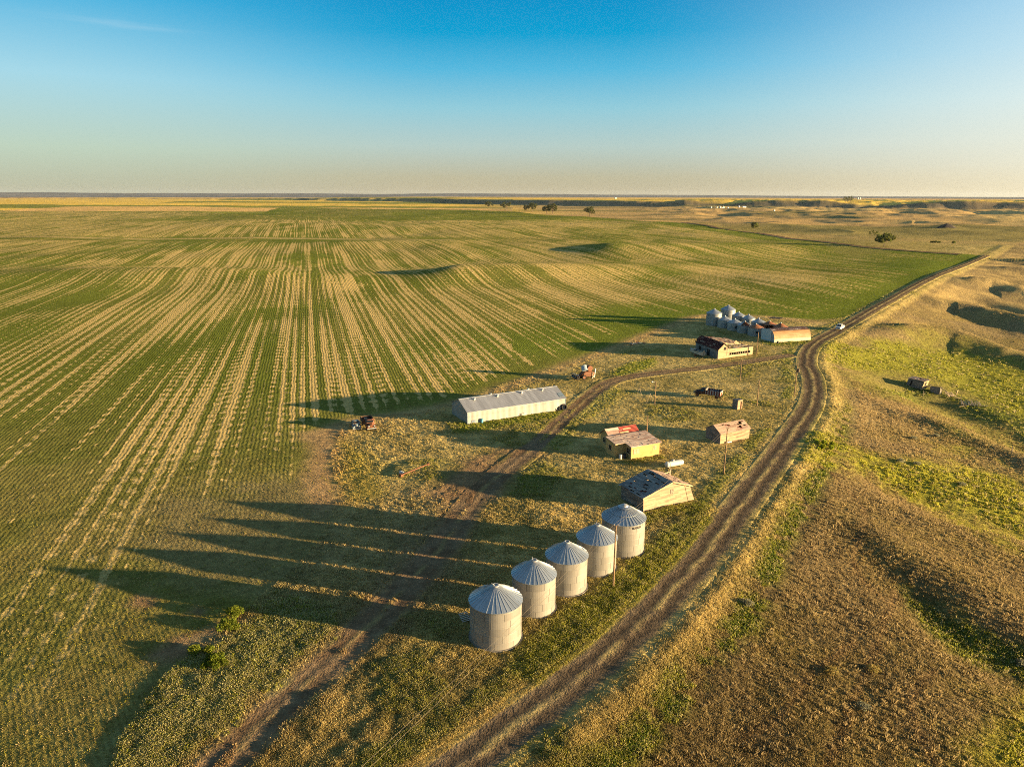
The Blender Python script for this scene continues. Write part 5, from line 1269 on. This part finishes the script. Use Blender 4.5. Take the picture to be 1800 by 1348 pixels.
def bush(px, R, hgt, label, col, name='bush', n=900, size=.14, group=None, stems=5):
    p = at(*px) - Vector((0, 0, .3 * hgt if hgt < 1.4 and R > 3 else 0)); t = thing(name, label, 'bush', p, random.uniform(0, 6), group); cs = []; rs = []
    for k in range(9):
        a = k * 2.399; r = R * math.sqrt((k + .3) / 9) * .85; cs.append((r * math.cos(a), r * math.sin(a), hgt * (.38 + .3 * (1 - r / R) + random.uniform(-.08, .08)))); rs.append(hgt * random.uniform(.3, .45))
    leaves('foliage', cs, rs, n, size, col, t)
    b = MB()
    for c in cs[:stems]: b.tube((c[0] * .2, c[1] * .2, -.1), (c[0], c[1], c[2] * .9), .035, .015, 5)
    b.build('stems', [m_bark], t)
YG = (.30, .34, .035)
bush((1443, 784), 3.4, 1.35, 'large bright green bush on the bank right of the road bend', YG, n=5200, size=.12)
bush((413, 1083), 1.0, 1.3, 'bright bush farthest up the weedy field edge', (.15, .185, .025), n=1300, size=.10, group='bright bushes on the weedy field edge'); bush((402, 1106), 1.2, 1.2, 'second bright bush down the weedy edge, over red soil', (.15, .185, .025), n=1500, size=.10, group='bright bushes on the weedy field edge')
bush((343, 1148), .7, 1.0, 'small bush at the left tip of the red soil patch', (.16, .19, .025), n=700, size=.10, group='bright bushes on the weedy field edge'); bush((378, 1170), 1.5, 1.2, 'widest dark green bush below the red soil patch', (.125, .16, .02), n=2000, size=.10, group='bright bushes on the weedy field edge'); bush((368, 1146), .5, .8, 'smallest bush alone on the red soil', (.16, .19, .025), n=500, size=.10, group='bright bushes on the weedy field edge')
SB = 'grey sagebrush on the hillside'
for px, lb in (((1645, 768), 'grey sagebrush cluster on the green slope below the fence'), ((1606, 772), 'small pale sagebrush left of the larger cluster'), ((1613, 817), 'grey sagebrush in the middle of the green draw'), ((1583, 812), 'low sagebrush left in the green draw'), ((1690, 853), 'lone sagebrush on the lower green slope'),
               ((1535, 1180), 'tan round bush on the brown hillside'), ((1518, 1246), 'pale grey sagebrush low on the brown hillside'), ((1797, 1170), 'pale sagebrush at the edge of the dark gully'), ((1312, 1062), 'grey sagebrush on the slope just above the right road ditch'), ((1460, 1182), 'small sagebrush on the brown hillside near the tan bush')):
    bush(px, .8, .8, lb, (.25, .25, .17) if 'tan' not in lb else (.3, .24, .08), 'sagebrush', 350, .10, SB, 3)
# ---- far farmsteads (a few pixels each)
m_fw = plain('far_white_paint', (.62, .6, .54), .6, 0, .05); m_fr = plain('far_roof', (.25, .24, .23), .6, 0, .1)
def far_house(px, L, Wd, h, label, mw=None, group='white farm buildings under the far bluff'):
    p = at(*px); t = thing('far_farm_building', label, 'farm building', p, .5, group); b = MB(); u_ = p.length / FPX * .33; L, Wd, h = L * u_, Wd * u_, h * u_
    b.face([(0, 0, -2), (L, 0, -2), (L, 0, h), (0, 0, h)]); b.face([(L, 0, -2), (L, Wd, -2), (L, Wd, h), (L, Wd / 2, h * 1.5), (L, 0, h)]); b.face([(L, Wd, -2), (0, Wd, -2), (0, Wd, h), (L, Wd, h)]); b.face([(0, Wd, -2), (0, 0, -2), (0, 0, h), (0, Wd / 2, h * 1.5), (0, Wd, h)])
    b.build('wall', [mw or m_fw], t); b = MB()
    b.hexa((-.4, -.5, h - .2), (L + .4, -.5, h - .2), (L + .4, Wd / 2, h * 1.52), (-.4, Wd / 2, h * 1.52), (-.4, -.5, h), (L + .4, -.5, h), (L + .4, Wd / 2, h * 1.52 + .2), (-.4, Wd / 2, h * 1.52 + .2)); b.hexa((L + .4, Wd + .5, h - .2), (-.4, Wd + .5, h - .2), (-.4, Wd / 2, h * 1.52), (L + .4, Wd / 2, h * 1.52), (L + .4, Wd + .5, h), (-.4, Wd + .5, h), (-.4, Wd / 2, h * 1.52 + .2), (L + .4, Wd / 2, h * 1.52 + .2)); b.build('roof', [m_fr], t)
for px, L, Wd, h, lb in (((1250, 365.8), 6, 6, 5, 'leftmost white building of the far farm'), ((1260, 365.8), 5, 5, 5, 'small grey white building second in the far farm'), ((1265.5, 365.8), 7, 6, 6, 'bright white building in the middle of the far farm'), ((1268.5, 366.2), 6, 6, 3.5, 'low pinkish building between two white ones'),
                         ((1271.5, 366), 7, 6, 6.5, 'tallest white building of the far farm'), ((1279.5, 366.2), 6, 5, 4, 'white building standing apart at the far farm'), ((1299, 364.6), 7, 6, 5, 'sunlit gabled building right of the far farm'), ((1306, 364.9), 22, 8, 4, 'long pale barn at the right end of the far farm'), ((1361, 371.2), 6, 5, 5, 'lone white house right of the far farm')):
    far_house(px, L, Wd, h, lb)
far_house((1081, 349.3), 11, 6, 4, 'pale distant barn on the golden bench', None, 'distant barns'); 
for px, lb in (((1508, 350.6), 'left of two white towers on the far horizon'), ((1511.5, 350.8), 'right of two white towers on the far horizon')):
    p = at(*px); u_ = p.length / FPX; t = thing('far_silo', lb, 'silo', p, 0, 'two white silos on the far horizon'); b = MB(); b.lathe([(u_, -u_), (u_, u_ * 2.6)], 20); b.build('wall', [m_fw], t); b = MB(); b.lathe([(u_ * 1.05, u_ * 2.6), (0, u_ * 3.3)], 20); b.build('roof', [m_fw], t)
# dark spoil mound on the prairie
p = at(1664, 400); n = 40; b = MB()
b.lathe([(13, -1.5), (10, 1.2), (6, 3.6), (3, 5.), (1.2, 5.6), (0, 5.7)], n)
b.V = [(x * (1 + .25 * math.sin(3 * math.atan2(y, x) + z)), y * (1 + .2 * math.cos(2 * math.atan2(y, x))), z) for x, y, z in b.V]
o = b.build('spoil_mound', [plain('dark_spoil', (.05, .04, .035), .95, 0, .4, .4)], None, True); o.location = p; tag(o, 'dark conical spoil mound alone on the open prairie', 'mound')
# ================================================================== GRASS, WEEDS AND CROP (uncountable)
def tuft_field(name, X, Y, scale, col, blades=7, spread=.5, hgt=.42, width=.13, seed=1):
    rng = np.random.default_rng(seed); N = len(X)
    Z = H(X, Y); _, s = base_h(X, Y); Z = Z + micro(X, Y, np.hypot(X, Y), s)
    a = rng.uniform(0, 2 * np.pi, (N, blades)); lean = rng.uniform(.1, 1., (N, blades)) * spread
    hh = hgt * rng.uniform(.55, 1.15, (N, blades)) * scale[:, None]; w = width * rng.uniform(.6, 1.3, (N, blades)) * scale[:, None]
    off = rng.uniform(0, .22, (N, blades)) * scale[:, None]
    bx = X[:, None] + np.cos(a) * off; by = Y[:, None] + np.sin(a) * off
    ph = a + rng.uniform(1.0, 2.1, (N, blades)); dx, dy = np.cos(ph) * w / 2, np.sin(ph) * w / 2
    tx = bx + np.cos(a) * lean * hh; ty = by + np.sin(a) * lean * hh
    zz = np.repeat(Z[:, None], blades, 1)
    V = np.stack([np.stack([bx - dx, by - dy, zz - .06], -1), np.stack([bx + dx, by + dy, zz - .06], -1), np.stack([tx + dx * .5, ty + dy * .5, zz + hh], -1), np.stack([tx - dx * .35, ty - dy * .35, zz + hh * .92], -1)], 2).reshape(-1, 3)
    c = col[:, None, :] * rng.uniform(.72, 1.3, (N, blades, 1))
    c = np.repeat(c.reshape(-1, 3), 4, 0)
    n = N * blades
    o = new_mesh(name, V, np.arange(4 * n).reshape(n, 4), m_leaf, None, np.clip(c, 0, 1)); return tag(o, kind='stuff')
FOOT = []
for o in bpy.data.objects:
    if o.parent is None and o.get('category') in ('grain bin', 'shed', 'house', 'barn', 'outhouse', 'hut', 'truck', 'pickup truck', 'shack', 'boat'):
        bpy.context.view_layer.update()
        P = [c.matrix_world @ Vector(v) for c in o.children for v in c.bound_box if c.type == 'MESH']
        if P and (Vector((P[0].x, P[0].y))).length < 330:
            l = [o.matrix_world.inverted() @ p for p in P]
            FOOT.append((o.matrix_world.inverted(), min(p.x for p in l), max(p.x for p in l), min(p.y for p in l), max(p.y for p in l), o['category'] == 'grain bin'))
def clear(X, Y):
    k = np.ones(len(X), bool)
    for M_, x0, x1, y0, y1, rnd in FOOT:
        lx = M_[0][0] * X + M_[0][1] * Y + M_[0][3]; ly = M_[1][0] * X + M_[1][1] * Y + M_[1][3]
        k &= ~((np.hypot(lx, ly) < x1 + .1) if rnd else ((lx > x0 - .1) & (lx < x1 + .1) & (ly > y0 - .1) & (ly < y1 + .1)))
    return k
def sample(n, r0, r1, seed, amin=-41, amax=42, pw=1.):
    rng = np.random.default_rng(seed); u = rng.random(n)
    r = 1 / (1 / r0 + (1 / r1 - 1 / r0) * u) if pw == 1 else np.sqrt(r0**2 + (r1**2 - r0**2) * u)
    a = np.radians(rng.uniform(amin, amax, n)); return r * np.sin(a), r * np.cos(a), rng
X, Y, rng = sample(int(420000 * DENS), 50, 420, 3)
k = clear(X, Y); X, Y = X[k], Y[k]
_, s = base_h(X, Y); r = np.hypot(X, Y); sd = polysd(X, Y, FIELD, 60); dt = np.full(len(X), 50.); m = r < 330; dt[m] = pdist(X[m], Y[m], YARD_TRACK)[0]
lowt = Y < 112
n2 = fbm(X / 3., Y / 3., 3, 6.)
offroad = (np.abs(s) > 2.3) & (dt > 1.9)
med = (np.abs(s) < .34) & (n2 > .4)
keep = (offroad | med | ((dt < .5) & (n2 > .5))) & (sd < .6) & ~(lowt & (dt < 2.7) & (rng.random(len(X)) < .9) & ((dt > .45) | (rng.random(len(X)) < .5)))
red = np.zeros(len(X))
for i in (8, 9, 10, 11, 12, 13): red = np.maximum(red, sst(-1, 1.5, polysd(X, Y, BLW[i][0], 25)) * {9: .65, 10: .4}.get(i, .85))
keep &= rng.random(len(X)) > red
keep &= ~((s > 9) & (rng.random(len(X)) < .45))
keep &= ~((s > 0) & (s < 3.7 + .8 * n2) & ~med & (Y < 330) & (rng.random(len(X)) < .85))
X, Y, s, r, n2, med = X[keep], Y[keep], s[keep], r[keep], n2[keep], med[keep]
col, _ = ground_color(X, Y)
g = col[:, 1] / np.maximum(col[:, 0], 1e-3)           # greenness
pt = fbm(X / 1.4, Y / 1.4, 2, 9.) ; big = fbm(X / 7, Y / 7, 3, 4.)
sc = (.78 + .55 * pt) * (.85 + .3 * big) * (1 + .0022 * np.clip(r - 80, 0, 400)) * np.where(med, .45, 1.) * np.where(np.abs(s) < 3.2, .6, 1.) * np.where((s < 0) & (s > -60) & (r > 110), .65, 1.)
hill = s > 9
right = hill & (g < .95)
weedy = (g >= .86) & ~right
dry = ~weedy & ~right & ((rng.random(len(X)) < .55) | (np.abs(s) < 8) | (Y < 85))
cl = col * (rng.uniform(.8, 1.35, len(X)))[:, None]
u = rng.random(len(X)); 
warm = np.where((u < .3)[:, None], C(.50, .39, .18), np.where((u < .5)[:, None], C(.36, .30, .09), cl))
mixw = np.where(u < .5, np.where(hill, .2, .5), 0.)
cl = cl * (1 - mixw[:, None]) + warm * mixw[:, None]
tuft_field('dry_grass', X[dry], Y[dry], sc[dry], cl[dry] * 1.3, 7, .6, .19, .085, 1)
tuft_field('bunch_grass', X[right], Y[right], sc[right] * .95, cl[right] * 1.2, 7, .5, .15, .07, 2)
wc = np.where((u[weedy] < .25)[:, None], C(.27, .27, .04), np.where((u[weedy] < .45)[:, None], C(.40, .35, .16), col[weedy] * 1.3))
tuft_field('green_weeds', X[weedy], Y[weedy], sc[weedy] * np.where(Y[weedy] < 112, .95, 1.1), wc * 1.15, 8, .8, .25, .13, 3)
# distinct bunches on the hillside, about one to every half square metre
gx, gy = np.meshgrid(np.arange(2, 200, .74), np.arange(44, 230, .74)); X, Y = gx.ravel(), gy.ravel(); rng = np.random.default_rng(8)
X = X + rng.uniform(-.36, .36, len(X)); Y = Y + rng.uniform(-.36, .36, len(X))
m = (np.abs(np.arctan2(X, Y)) < .74) & (np.hypot(X, Y) < 215); X, Y = X[m], Y[m]
_, s = base_h(X, Y); col, _ = ground_color(X, Y); g = col[:, 1] / np.maximum(col[:, 0], 1e-3)
m = (s > 10.5) & (rng.random(len(X)) < np.where(g < .88, .86, .3)); X, Y, col = X[m], Y[m], col[m]
v = rng.uniform(.8, 1.3, len(X))[:, None]
tuft_field('hillside_bunch_grass', X, Y, rng.uniform(.6, 1.35, len(X)) * (.7 + .6 * fbm(X / 6, Y / 6, 2, 4.)), (col * .5 + C(.46, .355, .18) * .5 * np.where(rng.random((len(X), 1)) < .75, 1., .72)) * v, 13, 1.1, .27, .12, 6)
# crop seedlings and volunteer weeds on the near field
X, Y, rng = sample(int(110000 * DENS), 55, 140, 5, -41, 0)
sd = polysd(X, Y, FIELD, 60); k = sd > .8; X, Y = X[k], Y[k]
q = X * .80 + Y * .60; q = np.where(True, q, q); sh = (np.round(q / .55) * .55 - q) * rng.uniform(.2, 1., len(q)); X = X + sh * .80 * .8; Y = Y + sh * .60 * .8
red = np.zeros(len(X))
for i in (11, 12, 13): red = np.maximum(red, sst(-1, 1.5, polysd(X, Y, BLW[i][0], 25)))
k = rng.random(len(X)) > red * .97; X, Y = X[k], Y[k]
col, _ = ground_color(X, Y); u = rng.random(len(X)); vw = sst(.5, .7, fbm(X / 8, Y / 8, 3, 2.))
cc = np.where((u < .02 + .06 * vw)[:, None], C(.30, .28, .04), np.where((u < .05)[:, None], C(.42, .33, .15), col * 1.2))
tuft_field('crop_seedlings', X, Y, np.where(u < .05, 1.3, .7) * rng.uniform(.6, 1.3, len(X)), cc, 5, .9, .07, .08, 4)
# ------------------------------------------------------------------ sky, sun, air, camera
W = bpy.data.worlds.new('World'); S.world = W; W.use_nodes = True
wt = W.node_tree; wt.nodes.clear()
def wn(t, **k):
    n = wt.nodes.new('ShaderNode' + t)
    for a, b in k.items(): setattr(n, a, b)
    return n
wo = wn('OutputWorld'); bg = wn('Background'); wt.links.new(bg.outputs[0], wo.inputs[0])
SKY_STR = .1; EXPO = 2.02
sky = wn('TexSky', sky_type='NISHITA'); sky.sun_disc = False; sky.sun_elevation = SUN_EL
sky.sun_rotation = math.pi / 2 - SUN_AZ; sky.altitude = 800; sky.air_density = 1.; sky.dust_density = 1.2; sky.ozone_density = 1.5
tc = wn('TexCoord'); sx = wn('SeparateXYZ'); wt.links.new(tc.outputs['Generated'], sx.inputs[0])
asn = wn('Math', operation='ARCSINE'); wt.links.new(sx.outputs[2], asn.inputs[0])
el = wn('MapRange'); el.inputs[1].default_value = 0; el.inputs[2].default_value = math.radians(30); wt.links.new(asn.outputs[0], el.inputs[0])
cr = wn('ValToRGB'); wt.links.new(el.outputs[0], cr.inputs[0])
def lin(c): return tuple(((x / 255) / 12.92 if x < 10 else ((x / 255 + .055) / 1.055) ** 2.4) for x in c)
stops = [(0., (190, 176, 142)), (.045, (190, 184, 154)), (.12, (182, 204, 198)), (.21, (146, 203, 218)), (.30, (84, 184, 222)), (.38, (0, 160, 210)), (.47, (0, 143, 200)), (.62, (24, 110, 168)), (1., (104, 130, 150))]
e = cr.color_ramp.elements
while len(e) < len(stops): e.new(.5)
for q, (p, c) in zip(e, stops): q.position = p; q.color = (*lin(c), 1)
# brighter and warmer towards the sun, a little brighter opposite it
sd = Vector((math.cos(SUN_AZ), math.sin(SUN_AZ), 0))
dp = wn('VectorMath', operation='DOT_PRODUCT'); wt.links.new(tc.outputs['Generated'], dp.inputs[0]); dp.inputs[1].default_value = sd
sg = wn('MapRange', interpolation_type='SMOOTHSTEP'); wt.links.new(dp.outputs['Value'], sg.inputs[0])
for i, v in enumerate((-.12, .62, 0, 1)): sg.inputs[i + 1].default_value = v
ag = wn('MapRange', interpolation_type='SMOOTHSTEP'); wt.links.new(dp.outputs['Value'], ag.inputs[0])
for i, v in enumerate((-.32, -.75, 0, 1)): ag.inputs[i + 1].default_value = v
cr2 = wn('ValToRGB'); wt.links.new(el.outputs[0], cr2.inputs[0])
stops2 = [(0., (250, 232, 190)), (.07, (248, 243, 220)), (.2, (240, 248, 242)), (.38, (205, 236, 250)), (.55, (130, 190, 222)), (1., (96, 126, 150))]
e = cr2.color_ramp.elements
while len(e) < len(stops2): e.new(.5)
for q, (p, c) in zip(e, stops2): q.position = p; q.color = (*lin(c), 1)
cr3 = wn('ValToRGB'); wt.links.new(el.outputs[0], cr3.inputs[0])
stops3 = [(0., (186, 182, 152)), (.1, (190, 210, 190)), (.25, (165, 216, 232)), (.42, (70, 180, 225)), (.6, (40, 140, 196)), (1., (90, 120, 146))]
e = cr3.color_ramp.elements
while len(e) < len(stops3): e.new(.5)
for q, (p, c) in zip(e, stops3): q.position = p; q.color = (*lin(c), 1)
def wmix(f, a, b, mode='MIX'):
    n = wn('Mix', data_type='RGBA', blend_type=mode)
    for s_, v in ((0, f), (6, a), (7, b)):
        if isinstance(v, (int, float)): n.inputs[s_].default_value = v
        elif isinstance(v, tuple): n.inputs[s_].default_value = (*v, 1)
        else: wt.links.new(v, n.inputs[s_])
    return n.outputs[2]
mx = wmix(sg.outputs[0], cr.outputs[0], cr2.outputs[0]); mx = wmix(ag.outputs[0], mx, cr3.outputs[0])
# thin cirrus
mp = wn('Mapping'); wt.links.new(tc.outputs['Generated'], mp.inputs[0]); mp.inputs['Scale'].default_value = (9, 9, 120)
cn = wn('TexNoise'); wt.links.new(mp.outputs[0], cn.inputs[0]); cn.inputs['Scale'].default_value = .8; cn.inputs['Detail'].default_value = 6
def band(sock, c, w):
    a = wn('Math', operation='SUBTRACT'); wt.links.new(sock, a.inputs[0]); a.inputs[1].default_value = c
    b = wn('Math', operation='ABSOLUTE'); wt.links.new(a.outputs[0], b.inputs[0])
    m = wn('MapRange', interpolation_type='SMOOTHSTEP'); wt.links.new(b.outputs[0], m.inputs[0])
    for i, v in enumerate((0, w, 1, 0)): m.inputs[i + 1].default_value = v
    return m.outputs[0]
def mul(a, b):
    n = wn('Math', operation='MULTIPLY'); 
    for i, v in enumerate((a, b)):
        if isinstance(v, (int, float)): n.inputs[i].default_value = v
        else: wt.links.new(v, n.inputs[i])
    return n.outputs[0]
cth = wn('MapRange'); wt.links.new(cn.outputs['Fac'], cth.inputs[0]); cth.inputs[1].default_value = .42; cth.inputs[2].default_value = .75
cm = mul(mul(band(sx.outputs[2], .186, .010), band(sx.outputs[0], -.445, .11)), mul(cth.outputs[0], .25))
mx = wmix(cm, mx, (.75, .85, .9))
# the ramp is scaled to sky units and tempered with the physical sky
sc = wmix(1., mx, (1 / SKY_STR / 2**EXPO,) * 3, 'MULTIPLY')
fin = wmix(.99, sky.outputs[0], sc)
wt.links.new(fin, bg.inputs[0]); bg.inputs[1].default_value = SKY_STR

sl = bpy.data.lights.new('sun', 'SUN'); so = bpy.data.objects.new('sun', sl); COL.objects.link(so)
sl.energy = 5.0; sl.angle = math.radians(.55); sl.color = (1., .71, .37)
sv = Vector((math.cos(SUN_EL) * math.cos(SUN_AZ), math.cos(SUN_EL) * math.sin(SUN_AZ), math.sin(SUN_EL)))
so.rotation_euler = sv.to_track_quat('Z', 'Y').to_euler(); so.location = sv * 200 + Vector((0, 0, 60))

if HAZE:
    b = MB(); b.box(-27500, 27500, -27500, 27500, -60, 190)
    t = NT('haze_air'); pv = t.n('VolumePrincipled'); pv.inputs['Color'].default_value = (.66, .80, 1, 1); pv.inputs['Density'].default_value = HAZE
    pv.inputs['Anisotropy'].default_value = .2
    t.L(pv.outputs[0], t.out.inputs['Volume'])
    tag(b.build('haze', [t.m]), kind='stuff')

cd = bpy.data.cameras.new('camera'); co = bpy.data.objects.new('camera', cd); COL.objects.link(co); S.camera = co
cd.sensor_width = 36; cd.lens = FPX / 1800 * 36; cd.clip_end = 60000; cd.clip_start = .5
co.matrix_world = Matrix.Translation((0, 0, HC)) @ Matrix.Rotation(math.pi / 2 - PITCH, 4, 'X') @ Matrix.Rotation(ROLL, 4, 'Z')
S.view_settings.view_transform = 'Standard'; S.view_settings.look = 'None'; S.view_settings.exposure = EXPO; S.view_settings.gamma = 1
S.cycles.use_denoising = False; S.cycles.filter_width = 1.0
S.cycles.max_bounces = 5; S.cycles.diffuse_bounces = 2; S.cycles.glossy_bounces = 3; S.cycles.transparent_max_bounces = 6; S.cycles.volume_bounces = 0
S.cycles.use_fast_gi = False
